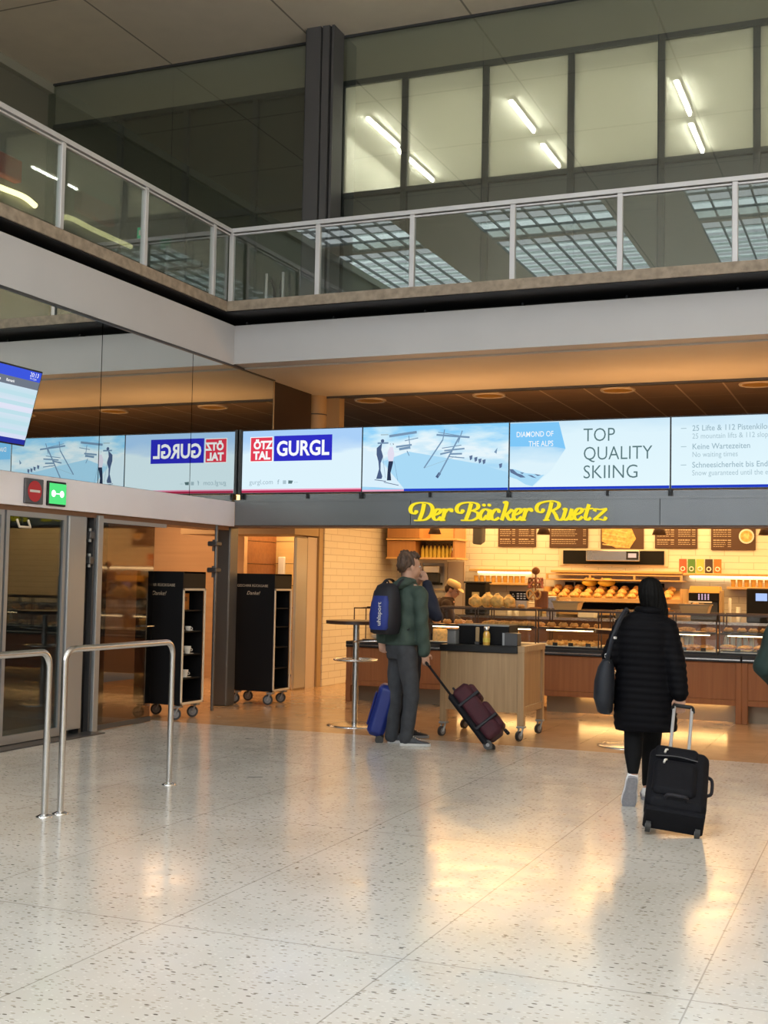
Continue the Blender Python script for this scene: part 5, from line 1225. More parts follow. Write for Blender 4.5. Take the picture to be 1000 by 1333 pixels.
for x0 in (-5.55, -5.43, -2.05):
    for k in range(5):
        o = bpy.data.objects.new('paper_cup', me); C.objects.link(o); o.location = (x0, 18.76, 1.101 + k * .03); tag(o, 'white paper cup in one of the stacks on the back counter', 'cup', 'stacked paper cups')
for k, (x, w, h, mt, lb) in enumerate(((-5.15, .22, .20, M_cream, 'cream box on the back counter behind the pastry bags'), (-4.85, .16, .30, M_steel, 'steel canister on the back counter behind the small blackboard'), (-3.2, .26, .16, M_orange, 'orange box on the back counter under the bread tray'), (-3.7, .30, .12, M_alud, 'dark flat box on the back counter under the bread tray'), (-4.3, .26, .10, M_offwhite, 'white flat box on the back counter behind the pretzel stand'))):
    t = thing('storage_box', lb, 'box', (x, 18.76, 1.10)); B((x - w / 2, 18.66, 1.101), (x + w / 2, 18.86, 1.10 + h), mt, .008).build('body', t); B((x - w / 2 - .005, 18.655, 1.10 + h), (x + w / 2 + .005, 18.865, 1.12 + h), mt, .004).build('lid', t)
for k, (x, lb) in enumerate(((-3.02, 'squat glass jar in the case left of the woman in black'), (-4.55, 'squat glass jar in the case behind the napkin box'), (-2.42, 'squat glass jar in the case right of the woman in black'))):
    t = thing('storage_jar', lb, 'jar', (x, CY + .58, DZ)); MB().lathe([(.045, DZ), (.05, DZ + .01), (.05, DZ + .12), (.035, DZ + .14)], (x, CY + .60, 0), M_amber, 16).build('body', t); MB().lathe([(.037, DZ + .14), (.037, DZ + .165), (.01, DZ + .17)], (x, CY + .60, 0), M_alud, 16).build('lid', t)

# ================================================================== PEOPLE
V = Vector
def hand(mb, wrist, d, n, side, curl=.5, s=1.0, m=None):
    """palm and five separate fingers; d wrist->knuckles, n the way the fingers curl, side=+1 thumb towards d x n"""
    d = V(d).normalized(); n = V(n); n = (n - d * n.dot(d)).normalized(); a = d.cross(n) * side; w = V(wrist)
    q = Matrix((a, d, n)).transposed().to_quaternion()
    mb.cyl(w - d * .02, w + d * .03, .024 * s, m, .026 * s, 12)
    mb.ell(w + d * .052 * s, (.040 * s, .050 * s, .017 * s), m, 16, 10, q)
    for i, L in enumerate((1.0, 1.08, 1.0, .80)):
        b = w + d * .088 * s + a * (.030 - .0200 * i) * s; ang = curl * .55; dirv = (d * math.cos(ang) + n * math.sin(ang)); p = b - d * .012
        pts = [p]; 
        for seg in (.044, .028, .022):
            pts.append(pts[-1] + dirv * seg * L * s); ang += curl; dirv = d * math.cos(ang) + n * math.sin(ang)
        limb(mb, pts, [.0092 * s, .0088 * s, .008 * s, .0072 * s], m)
    t0 = w + d * .022 * s + a * .024 * s; t1 = t0 + (a * .75 + d * .55 + n * .25).normalized() * .038 * s; t2 = t1 + (d * .8 + a * .25 + n * .5).normalized() * .030 * s; t3 = t2 + (d * .8 - a * .1 + n * .7).normalized() * .022 * s
    limb(mb, [t0, t1, t2, t3], [.013 * s, .011 * s, .0095 * s, .008 * s], m)
def head(mb, c, f, m, s=1.0, neck=None):
    """skull, jaw, nose, lips, ears; f = facing"""
    f = V(f).normalized(); r = f.cross(V((0, 0, 1))).normalized(); u = r.cross(f); c = V(c)
    q = Matrix((r, f, u)).transposed().to_quaternion(); P = lambda x, y, z: c + (r * x + f * y + u * z) * s
    mb.ell(P(0, -.012, .03), (.074 * s, .092 * s, .082 * s), m, 20, 14, q)
    mb.ell(P(0, .022, -.035), (.058 * s, .066 * s, .075 * s), m, 18, 12, q)
    mb.ell(P(0, .060, -.085), (.026 * s, .022 * s, .020 * s), m, 12, 8, q)
    mb.ell(P(0, .078, .02), (.045 * s, .014 * s, .012 * s), m, 12, 8, q)
    limb(mb, [P(0, .082, .015), P(0, .104, -.022)], [.009 * s, .014 * s], m)
    mb.ell(P(0, .088, -.050), (.022 * s, .010 * s, .006 * s), m, 12, 6, q); mb.ell(P(0, .085, -.062), (.020 * s, .010 * s, .007 * s), m, 12, 6, q)
    for k in (-1, 1): mb.ell(P(.076 * k, -.010, -.012), (.010 * s, .020 * s, .032 * s), m, 10, 8, q)
    if neck: limb(mb, [V(neck), P(0, -.02, -.06)], [.062 * s, .052 * s], m)
    return P, q
def eyes(P, q, parent, s=1.0):
    m = MB()
    for k in (-1, 1): m.ell(P(.031 * k, .078, -.002), (.013 * s, .007 * s, .007 * s), M_offwhite, 10, 6, q); m.ell(P(.031 * k, .085, -.002), (.006 * s, .003 * s, .006 * s), M_hairk, 8, 6, q)
    m.build('eyes', parent, True)
    m = MB()
    for k in (-1, 1): m.tube([P(.015 * k, .090, .018), P(.034 * k, .086, .023), P(.05 * k, .074, .018)], .004 * s, M_hairb, 6)
    m.build('eyebrows', parent, True)
def hair(parent, parts, m, vox=.008, amp=.004, freq=70, name='hair', sm=3):
    h = MB()
    for c, r, q in parts: h.ell(c, r, m, 18, 12, q)
    h = fuse(h, vox, sm)
    h = displace(h, lambda p: amp * math.sin(freq * p.x + 3 * math.sin(20 * p.z)) * math.sin(freq * p.y + p.z * 15))
    return h.build(name, parent, True)
def body(parent, J, m=None, vox=.0075, hands=(True, True), hs=1.0, curls=(.5, .5), hd=None):
    m = m or M_skin; b = MB()
    torso(b, [(*J['pelvis'][:2], J['pelvis'][2] - .06, .13, .09, J['tw']), (*J['pelvis'][:2], J['pelvis'][2] + .06, .15, .10, J['tw']), (*J['waist'][:2], J['waist'][2], .13, .09, J['tw']), (*J['chest'][:2], J['chest'][2], .16, .105, J['tw']), (*J['neck'][:2], J['neck'][2] - .04, .10, .07, J['tw']), (*J['neck'][:2], J['neck'][2], .055, .055, J['tw'])], m)
    for sd in ('L', 'R'):
        limb(b, [J['neck'] - V((0, 0, .05)), J['sh' + sd], J['el' + sd], J['wr' + sd]], [.06, .05, .038, .026], m)
        limb(b, [J['pelvis'], J['hip' + sd], J['kn' + sd], J['an' + sd]], [.10, .078, .052, .036], m)
        limb(b, [J['an' + sd], J['an' + sd] - V((0, 0, .03)), J['toe' + sd]], [.036, .034, .022], m)
        hh = J.get('h' + sd)
        if hh: hand(b, J['wr' + sd], hh[0], hh[1], hh[2], hh[3], hs, m)
    P, q = head(b, J['head'], J['face'], m, J.get('hsc', 1.0), J['neck'])
    fuse(b, vox, 2).build('body', parent, True)
    eyes(P, q, parent, J.get('hsc', 1.0))
    return P, q
def fold(amp, fz=38, fx=14):
    return lambda p: amp * (math.sin(fz * p.z + 2.5 * math.sin(fx * p.x + 1.3) + 2 * math.sin(fx * p.y)) * .6 + .4 * math.sin(23 * p.x + 17 * p.z) * math.sin(19 * p.y + 9 * p.z))
def garment(parent, name, m, build, vox=.012, sm=3, fn=None):
    g = MB(); build(g); g = fuse(g, vox, sm)
    if fn: displace(g, fn)
    return g.build(name, parent, True)
def shoe(parent, heel, toe, m, sole, up=V((0, 0, 1)), L=.285, wd=.052, name='shoe', ss=1.08, ws=1.0):
    """heel, toe: points on the sole plane"""
    heel = V(heel); d = (V(toe) - heel).normalized(); up = (V(up) - d * d.dot(up)).normalized(); a = d.cross(up)
    prof = [(-.008, .014, .07), (0, .030, .085), (.05, .036, .10), (.12, .037, .085), (.17, .044, .060), (.22, .047, .048), (.262, .040, .038), (.278, .028, .030), (.288, .010, .024)]
    g = MB(); rs = []
    prof = [(y_, w_ * ws, h_) for y_, w_, h_ in prof]
    for y, w, h in prof:
        c = heel + d * y * (L / .285); rs.append([c + a * (w * math.cos(t)) + up * (.018 + (h - .018) * (.5 + .5 * math.sin(t)) if math.sin(t) > -.2 else .018) for t in [2 * PI * k / 16 for k in range(16)]])
    g.rings(rs, m); o = g.build(name, parent, True)
    s_ = MB(); rs = []
    for y, w, h in prof:
        c = heel + d * (y * (L / .285) + (0.004 if y > .2 else -.004 if y <= 0 else 0)); rs.append([c + a * (w * ss * x) + up * z for x, z in ((-1, .003), (-.9, 0), (.9, 0), (1, .003), (1, .026), (-1, .026))])
    s_.rings(rs, sole, smooth=False); s_.build('sole', o, True)
    l = MB()
    for k in range(4):
        c = heel + d * (.12 + .022 * k) * (L / .285) + up * (.088 - .009 * k); l.tube([c - a * .022, c + up * .004, c + a * .022], .0035, sole, 6)
    l.build('laces', o, True)
    return o

# ---------------- man with the backpack
t = thing('person', 'person in a green hooded jacket and grey trousers, holding the maroon suitcase', 'person', (-4.41, 11.426, 0), R(21.1))
man = t
J = dict(pelvis=V((-.07, .02, .95)), waist=V((-.07, .02, 1.12)), chest=V((-.04, .01, 1.38)), neck=V((-.02, .02, 1.60)), tw=.45 - PI / 2 * 0,
         shR=V((.10, -.12, 1.50)), elR=V((.125, -.15, 1.20)), wrR=V((.155, -.12, .92)), shL=V((-.16, .14, 1.50)), elL=V((-.28, .13, 1.22)), wrL=V((-.27, .06, 1.03)),
         hipL=V((-.10, .09, .92)), knL=V((-.13, .11, .49)), anL=V((-.155, .10, .10)), hipR=V((-.02, -.07, .92)), knR=V((.035, -.08, .49)), anR=V((-.01, -.08, .10)),
         toeL=V((.02, .12, .03)), toeR=V((.15, -.09, .03)), head=V((.0, .02, 1.755)), face=V((.93, .38, .02)), hsc=1.14)
J['hR'] = ((.15, .0, -1), (0, 1, .1), 1, .55); J['hL'] = ((.05, -.1, -1), (.3, -.9, 0), -1, .6)
tw = math.atan2(-.62, .78)
J['tw'] = tw
P, q = body(t, J, vox=.0078)
P2 = P
hair(t, [(P(0, -.026, .058), (.090, .105, .082), q), (P(0, -.075, .01), (.075, .052, .075), q), (P(0, .028, .088), (.074, .060, .050), q), (P(.03, .062, .082), (.03, .022, .022), q), (P(-.02, .066, .086), (.03, .02, .02), q), (P(0, -.05, .12), (.05, .05, .025), q), (P(.06, -.03, .03), (.03, .06, .055), q), (P(-.06, -.03, .03), (.03, .06, .055), q)], M_hairb, amp=.010, freq=95)
def jk(g):
    m = M_green
    torso(g, [(-.075, .015, .975, .185, .140, tw), (-.075, .015, 1.10, .175, .130, tw), (-.06, .015, 1.28, .182, .132, tw), (-.04, .01, 1.42, .20, .135, tw), (-.03, .01, 1.53, .15, .11, tw), (-.02, .02, 1.60, .085, .08, tw)], m)
    for sd in 'RL':
        w_ = .062 if sd == 'R' else .056
        limb(g, [V((-.03, .01, 1.50)), J['sh' + sd] + V((0, 0, -.02)), J['el' + sd], J['wr' + sd] + (J['wr' + sd] - J['el' + sd]).normalized() * .0], [.085, .082, .066, w_], m)
garment(t, 'jacket', M_green, jk, .012, 3, fold(.006))
def hood(g):
    g.ell((-.085, -.03, 1.575), (.12, .115, .055), M_green, 18, 10, Quaternion((0, 1, 0), -.35)); g.ell((-.03, .0, 1.61), (.095, .09, .045), M_green, 18, 10)
garment(t, 'hood', M_green, hood, .010, 3, fold(.005, 60, 30))
def tr(g):
    m = M_grey
    torso(g, [(-.07, .01, .84, .155, .125, tw), (-.07, .01, .93, .165, .128, tw), (-.07, .01, 1.02, .158, .12, tw)], m)
    for sd in 'LR':
        a = J['an' + sd] + V((0, 0, -.03)); limb(g, [J['hip' + sd] + V((0, 0, -.02)), J['kn' + sd], (J['kn' + sd] + a) / 2, a], [.108, .080, .073, .070], m)
garment(t, 'trousers', M_grey, tr, .012, 3, fold(.005, 30, 10))
shoe(t, (-.185, .10, 0), (.05, .13, 0), M_shoe, M_sole, wd=.05); shoe(t, (-.06, -.09, 0), (.2, -.10, 0), M_shoe, M_sole)
# backpack on the man's back
bf = V((.62 * 0 + math.cos(tw + PI / 2), math.sin(tw + PI / 2), 0))        # the way he faces with his chest
br = V((math.cos(tw), math.sin(tw), 0))
bp = thing('backpack', 'black backpack with a blue lettered panel on the back of the man in green', 'backpack', (-4.41, 11.426, 0), R(21.1))
bc = V((-.055, .01, 0)) - bf * .235 - br * .045
def pk(mb, secs, m, off=0.0, n=24, p=3.2):
    rs = []
    for z, w, dpt, o in secs:
        ring = []
        for k in range(n):
            a = 2 * PI * k / n; ct, st = math.cos(a), math.sin(a); e = (abs(ct) ** p + abs(st) ** p) ** (-1 / p)
            ring.append(bc + br * ct * e * w - bf * (st * e * dpt + o + off) + V((0, 0, z)))
        rs.append(ring)
    mb.rings(rs, m)
m = MB(); pk(m, [(1.085, .11, .07, 0), (1.10, .145, .10, 0), (1.20, .155, .115, 0), (1.35, .15, .11, -.005), (1.48, .135, .09, -.015), (1.56, .105, .065, -.025), (1.585, .06, .03, -.03)], M_packk); m.build('main_bag', bp, True)
m = MB(); pk(m, [(1.13, .095, .04, .09), (1.15, .112, .05, .085), (1.28, .116, .05, .085), (1.40, .105, .046, .072), (1.46, .085, .035, .060)], M_pack); pn = m.build('front_pocket', bp, True)
m = MB(); f = lambda x, y, d: bc + V((0, 0, 1.17 + x)) + br * (.055 - y) - bf * (.1365 + d - x * .02)
text(m, 'uhlsport', f, .068, M_offwhite, (0, .002), bold=.012); m.build('lettering', pn, True)
for k in (-1, 1):
    m = MB(); s0 = bc + br * (.10 * k); pts = [s0 + V((0, 0, 1.55)) + bf * .05, s0 + V((0, 0, 1.62)) + bf * .14, s0 + br * .02 * k + V((0, 0, 1.60)) + bf * .27, s0 + br * .03 * k + V((0, 0, 1.46)) + bf * .385, s0 + br * .05 * k + V((0, 0, 1.25)) + bf * .36, s0 + br * .07 * k + V((0, 0, 1.13)) + bf * .14]
    m.tube(catmull(pts, 5), .022, M_packk, 8, flat=.35); m.build('strap', bp, True)
MB().tube(catmull([bc + V((0, 0, 1.57)) + bf * .02 + br * .03, bc + V((0, 0, 1.61)) + bf * .02, bc + V((0, 0, 1.57)) + bf * .02 - br * .03], 4), .008, M_packk, 6).build('grab_handle', bp, True)

# ---------------- second traveller in navy, beyond the man
t = thing('person', 'person in dark navy behind the man in green, one hand raised to the face', 'person', (-4.41, 11.426, 0), R(21.1))
J = dict(pelvis=V((.0, .58, .93)), waist=V((.0, .58, 1.10)), chest=V((.01, .58, 1.36)), neck=V((.02, .58, 1.54)), tw=tw, shR=V((.13, .44, 1.44)), elR=V((.275, .43, 1.26)), wrR=V((.17, .46, 1.60)), shL=V((-.11, .72, 1.44)), elL=V((-.12, .76, 1.18)), wrL=V((0, .62, 1.02)),
         hipL=V((-.06, .66, .90)), knL=V((-.06, .68, .48)), anL=V((-.08, .68, .10)), hipR=V((.05, .50, .90)), knR=V((.05, .52, .48)), anR=V((-.01, .55, .10)), toeL=V((.08, .72, .03)), toeR=V((.14, .55, .03)), head=V((.035, .58, 1.68)), face=V((.95, -.1, -.05)), hsc=1.05)
J['hR'] = ((-.30, .20, .9), (-.6, .8, .1), 1, .55); J['hL'] = ((.5, -.4, -.7), (.2, .8, -.4), -1, .6)
P, q = body(t, J, vox=.0085)
hair(t, [(P(0, -.026, .055), (.086, .102, .078), q), (P(0, -.075, .0), (.074, .05, .09), q)], M_hairb)
def jk2(g):
    torso(g, [(0, .58, .90, .17, .13, tw), (0, .58, 1.1, .16, .12, tw), (0, .58, 1.36, .185, .12, tw), (.01, .58, 1.47, .14, .10, tw), (.02, .58, 1.55, .08, .075, tw)], M_navy)
    for sd in 'RL': limb(g, [V((.01, .58, 1.44)), J['sh' + sd], J['el' + sd], J['wr' + sd] + (J['el' + sd] - J['wr' + sd]).normalized() * .02], [.08, .078, .070, .052], M_navy)
garment(t, 'jacket', M_navy, jk2, .013, 3, fold(.006))
def tr2(g):
    torso(g, [(0, .58, .84, .14, .11, tw), (0, .58, .98, .145, .11, tw)], M_dnavy)
    for sd in 'LR': limb(g, [J['hip' + sd], J['kn' + sd], J['an' + sd] + V((0, 0, -.02))], [.095, .066, .055], M_dnavy)
garment(t, 'trousers', M_dnavy, tr2, .013, 3, fold(.004))
shoe(t, (-.11, .68, 0), (.13, .73, 0), M_packk, M_wheel, L=.27); shoe(t, (-.05, .55, 0), (.2, .55, 0), M_packk, M_wheel, L=.27)

# ---------------- woman in black, seen from behind
t = thing('person', 'person with black hair in a long black quilted coat walking away, pulling the black suitcase', 'person', (-1.627, 9.128, 0), R(10.1))
J = dict(pelvis=V((-.03, .06, .88)), waist=V((-.03, .05, 1.03)), chest=V((-.035, .04, 1.24)), neck=V((-.01, .05, 1.40)), tw=0.0, shR=V((.135, .03, 1.31)), elR=V((.195, -.02, 1.04)), wrR=V((.218, -.06, .815)), shL=V((-.20, .04, 1.31)), elL=V((-.285, .02, 1.08)), wrL=V((-.20, .22, 1.12)),
         hipL=V((-.10, .06, .85)), knL=V((-.115, .05, .48)), anL=V((-.115, -.10, .235)), hipR=V((.04, .07, .85)), knR=V((.02, .22, .47)), anR=V((-.01, .32, .09)), toeL=V((-.135, -.02, .07)), toeR=V((-.01, .46, .03)), head=V((.005, .07, 1.535)), face=V((.08, 1, -.08)), hsc=1.0)
J['hR'] = ((.02, -.12, -1), (.0, 1, .15), -1, .75); J['hL'] = ((.5, .6, .1), (.8, -.4, 0), 1, .5)
P, q = body(t, J, vox=.0075, hs=.95)
h = MB(); rs = []
for z, cx, rx, ry in ((1.335, .055, .050, .04), (1.36, .05, .075, .06), (1.42, .038, .092, .082), (1.48, .022, .095, .098), (1.54, .008, .094, .108), (1.60, .0, .086, .10), (1.645, .0, .062, .075), (1.665, .0, .025, .03)):
    rs.append([V((cx + rx * math.cos(a), .045 + ry * math.sin(a), z)) for a in [2 * PI * k / 32 for k in range(32)]])
h.rings(rs, M_hairk); h = fuse(h, .009, 2); displace(h, lambda p: .004 * math.sin(math.atan2(p.y - .045, p.x) * 22)); h.build('hair', t, True)
def ct(g):
    m = M_coat
    torso(g, [(-.025, .06, .545, .225, .155, 0), (-.03, .06, .60, .228, .16, 0), (-.035, .06, .80, .225, .16, 0), (-.04, .05, 1.0, .205, .15, 0), (-.045, .04, 1.18, .20, .145, 0), (-.045, .04, 1.30, .205, .135, 0), (-.03, .05, 1.37, .16, .11, 0), (-.005, .05, 1.43, .09, .085, 0)], m)
    limb(g, [V((-.03, .04, 1.31)), J['shR'] + V((-.02, 0, -.02)), J['elR'] + V((-.015, 0, 0)), J['wrR'] + V((-.005, 0, .02))], [.09, .088, .078, .062], m)
    limb(g, [V((-.03, .04, 1.31)), J['shL'] + V((.015, 0, -.02)), J['elL'] + V((.01, 0, 0)), J['wrL']], [.09, .085, .078, .06], m)
garment(t, 'coat', M_coat, ct, .011, 2, lambda p: .007 * abs(math.sin(p.z * 62 + .3 * math.sin(9 * p.x))) - .003)
MB().tube([V((-.0 + .088 * math.cos(a), .05 + .085 * math.sin(a), 1.425)) for a in [2 * PI * k / 24 for k in range(24)]], .028, M_coat, 10, True).build('collar', t, True)
def lg(g):
    torso(g, [(-.03, .06, .78, .15, .11, 0), (-.03, .06, .92, .155, .11, 0)], M_legg)
    limb(g, [J['hipL'], J['knL'] , J['knL'] * .6 + J['anL'] * .4, J['anL'] + V((0, .005, .03))], [.095, .070, .066, .042], M_legg); limb(g, [J['hipR'], J['knR'], J['knR'] * .6 + J['anR'] * .4, J['anR'] + V((0, 0, .03))], [.095, .070, .066, .044], M_legg)
garment(t, 'leggings', M_legg, lg, .010, 3)
shoe(t, (-.115, -.165, .215), (-.145, -.045, .004), M_wshoe, M_soleg, up=V((0, .9, .45)), L=.275, wd=.05, ss=.86, ws=1.28)
shoe(t, (-.015, .27, 0), (-.01, .5, 0), M_wshoe, M_soleg, L=.25, ws=1.15)
bg = thing('shoulder_bag', 'dark navy shoulder bag hanging at the left side of the woman in black', 'bag', (-1.627, 9.128, 0), R(10.1))
m = MB(); rs = []
for z, w_, d_, o in ((.665, .035, .10, .01), (.68, .055, .135, .005), (.78, .075, .15, -.005), (.90, .075, .145, 0), (1.0, .06, .13, .01), (1.06, .035, .11, .02)):
    rs.append([V((-.325 + o + w_ * math.cos(a) * (abs(math.cos(a)) ** -.3 if abs(math.cos(a)) > .01 else 1), -.03 + d_ * math.sin(a), z)) for a in [2 * PI * k / 24 + .001 for k in range(24)]])
m.rings(rs, M_bag); m.build('body', bg, True)
m = MB(); m.tube(catmull([(-.31, -.12, 1.03), (-.29, -.16, 1.12), (-.265, -.155, 1.22), (-.22, -.12, 1.34), (-.18, -.04, 1.415), (-.16, .06, 1.42), (-.18, .16, 1.33), (-.25, .19, 1.15), (-.30, .10, 1.03)], 5), .018, M_bag, 8, flat=.4); m.build('strap', bg, True)
m = MB()
for z in (1.04, 1.09): m.torus((-.305, -.135, z), .016, .004, M_chrome, 14, 6, (0, 1, 0))
m.box((-.262, -.18, 1.215), (-.235, -.165, 1.235), M_chrome, .003); m.build('buckle', bg, True)

# ---------------- baker behind the counter
t = thing('person', 'person in a dark brown shirt and cream cap bending down behind the bakery counter', 'person', (-5.80, 16.55, 0), R(19))
J = dict(pelvis=V((-.14, .05, .88)), waist=V((-.13, .04, 1.02)), chest=V((-.08, .0, 1.24)), neck=V((-.0, -.04, 1.38)), tw=-.5, shR=V((-.02, -.17, 1.29)), elR=V((.06, -.24, 1.08)), wrR=V((.22, -.22, 1.03)), shL=V((-.12, .17, 1.32)), elL=V((.05, .18, 1.1)), wrL=V((.22, -.02, 1.05)),
         hipL=V((-.15, .13, .85)), knL=V((-.15, .13, .46)), anL=V((-.15, .13, .1)), hipR=V((-.13, -.04, .85)), knR=V((-.12, -.04, .46)), anR=V((-.12, -.04, .1)), toeL=V((0, .13, .03)), toeR=V((.03, -.04, .03)), head=V((.07, -.05, 1.50)), face=V((.80, -.40, -.42)), hsc=1.0)
J['hR'] = ((1, .1, -.2), (0, .3, -1), 1, .4); J['hL'] = ((1, -.2, -.2), (0, -.3, -1), -1, .4)
P, q = body(t, J, vox=.009)
hair(t, [(P(0, -.03, .045), (.084, .10, .08), q), (P(0, -.08, -.01), (.065, .05, .07), q)], M_hairb)
m = MB(); rs = []
for z, w_, y in ((.045, .088, -.02), (.052, .096, -.02), (.09, .098, -.025), (.12, .085, -.03), (.128, .05, -.03)): rs.append([P(w_ * math.cos(a), y + w_ * 1.1 * math.sin(a), z) for a in [2 * PI * k / 24 for k in range(24)]])
m.rings(rs, M_cap); rs = [[P(.07 * math.cos(a) * k_, .085 + .075 * math.sin(a) * k_, .05 - .02 * math.sin(a) + dz) for a in [PI * k / 10 for k in range(11)]] for k_, dz in ((1, 0), (1, .008))]; m.rings(rs, M_cap, True); m.build('cap', t, True)
def sh(g):
    torso(g, [(-.14, .05, .86, .165, .125, -.5), (-.13, .04, 1.02, .155, .12, -.5), (-.09, .0, 1.22, .185, .125, -.5), (-.04, -.02, 1.34, .14, .11, -.5), (-.0, -.035, 1.40, .07, .07, -.5)], M_brown)
    for sd in 'RL': limb(g, [V((-.06, 0, 1.29)), J['sh' + sd], J['el' + sd], (J['el' + sd] * .4 + J['wr' + sd] * .6)], [.08, .072, .060, .050], M_brown)
garment(t, 'shirt', M_brown, sh, .013, 3, fold(.005))
def tr3(g):
    torso(g, [(-.14, .05, .78, .15, .115, -.5), (-.14, .05, .92, .155, .12, -.5)], M_legg)
    for sd in 'LR': limb(g, [J['hip' + sd], J['kn' + sd], J['an' + sd]], [.09, .065, .055], M_legg)
garment(t, 'trousers', M_legg, tr3, .014, 2)
for y in (.13, -.04): shoe(t, (-.2, y, 0), (.06, y, 0), M_packk, M_wheel, L=.26)

# ---------------- person at the right edge
t = thing('person', 'person in a dark green padded coat cut off by the right edge of the photo', 'person', (-.62, 10.1, 0), R(4)); t.scale = (1, 1, .92)
J = dict(pelvis=V((0, 0, .92)), waist=V((0, 0, 1.08)), chest=V((0, 0, 1.33)), neck=V((0, 0, 1.50)), tw=0.0, shL=V((-.18, 0, 1.40)), elL=V((-.275, -.05, 1.08)), wrL=V((-.19, .14, .93)), shR=V((.18, 0, 1.40)), elR=V((.24, -.02, 1.10)), wrR=V((.24, .10, .86)),
         hipL=V((-.09, 0, .90)), knL=V((-.10, .02, .48)), anL=V((-.10, 0, .10)), hipR=V((.09, 0, .90)), knR=V((.10, .02, .48)), anR=V((.10, 0, .10)), toeL=V((-.10, .14, .03)), toeR=V((.10, .14, .03)), head=V((0, .03, 1.65)), face=V((0, 1, 0)), hsc=1.0)
J['hL'] = ((.4, .8, -.3), (.5, 0, -.8), 1, .5); J['hR'] = ((0, .2, -1), (-.8, .2, 0), -1, .4)
P, q = body(t, J, vox=.009)
hair(t, [(P(0, -.026, .055), (.086, .102, .078), q), (P(0, -.075, .0), (.074, .05, .08), q)], M_hairb)
def cg(g):
    torso(g, [(0, 0, .74, .21, .155, 0), (0, 0, .95, .215, .155, 0), (0, 0, 1.2, .205, .15, 0), (0, 0, 1.38, .19, .13, 0), (0, 0, 1.46, .11, .10, 0), (0, 0, 1.52, .08, .08, 0)], M_dgreen)
    for sd in 'LR': limb(g, [V((0, 0, 1.38)), J['sh' + sd], J['el' + sd], J['wr' + sd]], [.09, .095, .10, .065], M_dgreen)
garment(t, 'coat', M_dgreen, cg, .013, 3, fold(.007, 30))
def tr4(g):
    torso(g, [(0, 0, .80, .15, .115, 0), (0, 0, .96, .155, .12, 0)], M_dnavy)
    for sd in 'LR': limb(g, [J['hip' + sd], J['kn' + sd], J['an' + sd]], [.10, .07, .06], M_dnavy)
garment(t, 'trousers', M_dnavy, tr4, .014, 2)
for x in (-.1, .1): shoe(t, (x, -.07, 0), (x, .2, 0), M_shoe, M_sole)

# ================================================================== LUGGAGE
def soft(mb, name, t, vox=.011, sm=7):
    X = mb.X; m = fuse(mb, vox, sm); return m.build(name, t)
def suitcase(name, label, base, axis, wdir, L, Wd, D, hl, shell, m, mh, front):
    """base: ground point midway between the wheels; axis: along the case towards the handle; wdir: across; front: outward normal"""
    t = thing(name, label, 'suitcase', base)
    ax = V(axis).normalized(); w = V(wdir).normalized(); w = (w - ax * w.dot(ax)).normalized(); n = w.cross(ax)
    if n.dot(V(front)) < 0: n = -n
    fr = Matrix((w, n, ax)).transposed().to_4x4(); fr.translation = V(base) + V((0, 0, .045))
    def M_(): mb = MB(); mb.X = fr; return mb
    return t, M_, fr
# maroon soft suitcase: leans towards the man's right hand
a21 = R(21.1); U = V((math.cos(a21), math.sin(a21), 0)); AV = V((-math.sin(a21), math.cos(a21), 0))
mbase = V((-3.545, 11.37, 0)); mhand = V((-4.41, 11.426, 0)) + U * .185 + AV * (-.10) + V((0, 0, .80))
ax = mhand - (mbase + V((0, 0, .045)))
t, mk, fr = suitcase('rolling_suitcase', 'maroon soft rolling suitcase tilted towards the hand of the man in green', mbase, ax, AV, .62, .36, .24, 1, True, M_maroon, M_black, (1, 0, 1))
LL = ax.length
mk_ = mk(); mk_.box((-.17, -.035, .0), (.17, .03, .60), M_kcase, .02); mk_.build('back_frame', t)
b = mk(); b.box((-.175, .02, .02), (.175, .20, .61), M_maroon, .03); soft(b, 'body', t)
b = mk(); b.box((-.145, .17, .05), (.145, .25, .36), M_maroon, .03); soft(b, 'front_pocket', t)
b = mk(); b.box((-.13, .17, .39), (.13, .24, .575), M_maroon, .025); soft(b, 'top_pocket', t)
for z in (.17, .44):
    b = mk(); b.box((-.182, .0, z), (.182, .252 if z < .3 else .24, z + .03), M_packk, .006); b.build('compression_strap', t)
b = mk(); b.tube(catmull([(-.06, .06, .61), (-.05, .06, .645), (.05, .06, .645), (.06, .06, .61)], 4), .011, M_packk, 8); b.build('carry_handle', t)
for x in (-.07, .07):
    b = mk(); b.cyl((x, 0, .58), (x, 0, LL - .01), .0095, M_kcase, n=10); b.build('telescopic_tube', t)
b = mk(); b.tube([(-.075, 0, LL - .03), (-.07, 0, LL), (.07, 0, LL), (.075, 0, LL - .03)], .014, M_black, 10); b.build('grip', t)
b = mk(); b.cyl((.02, .0, .66), (.02, .0, .665), .02, M_chrome); b.build('name_tag', t) if False else None
for x in (-.15, .15):
    b = mk(); b.cyl((x - .014, .0, .0), (x + .014, .0, .0), .044, M_rubber, n=18); b.cyl((x - .016, 0, 0), (x + .016, 0, 0), .018, M_wheel, n=10); b.build('wheel', t)
b = mk(); b.box((-.12, .20, -.01), (-.07, .235, .03), M_kcase, .008).box((.07, .20, -.01), (.12, .235, .03), M_kcase, .008); b.build('foot', t)

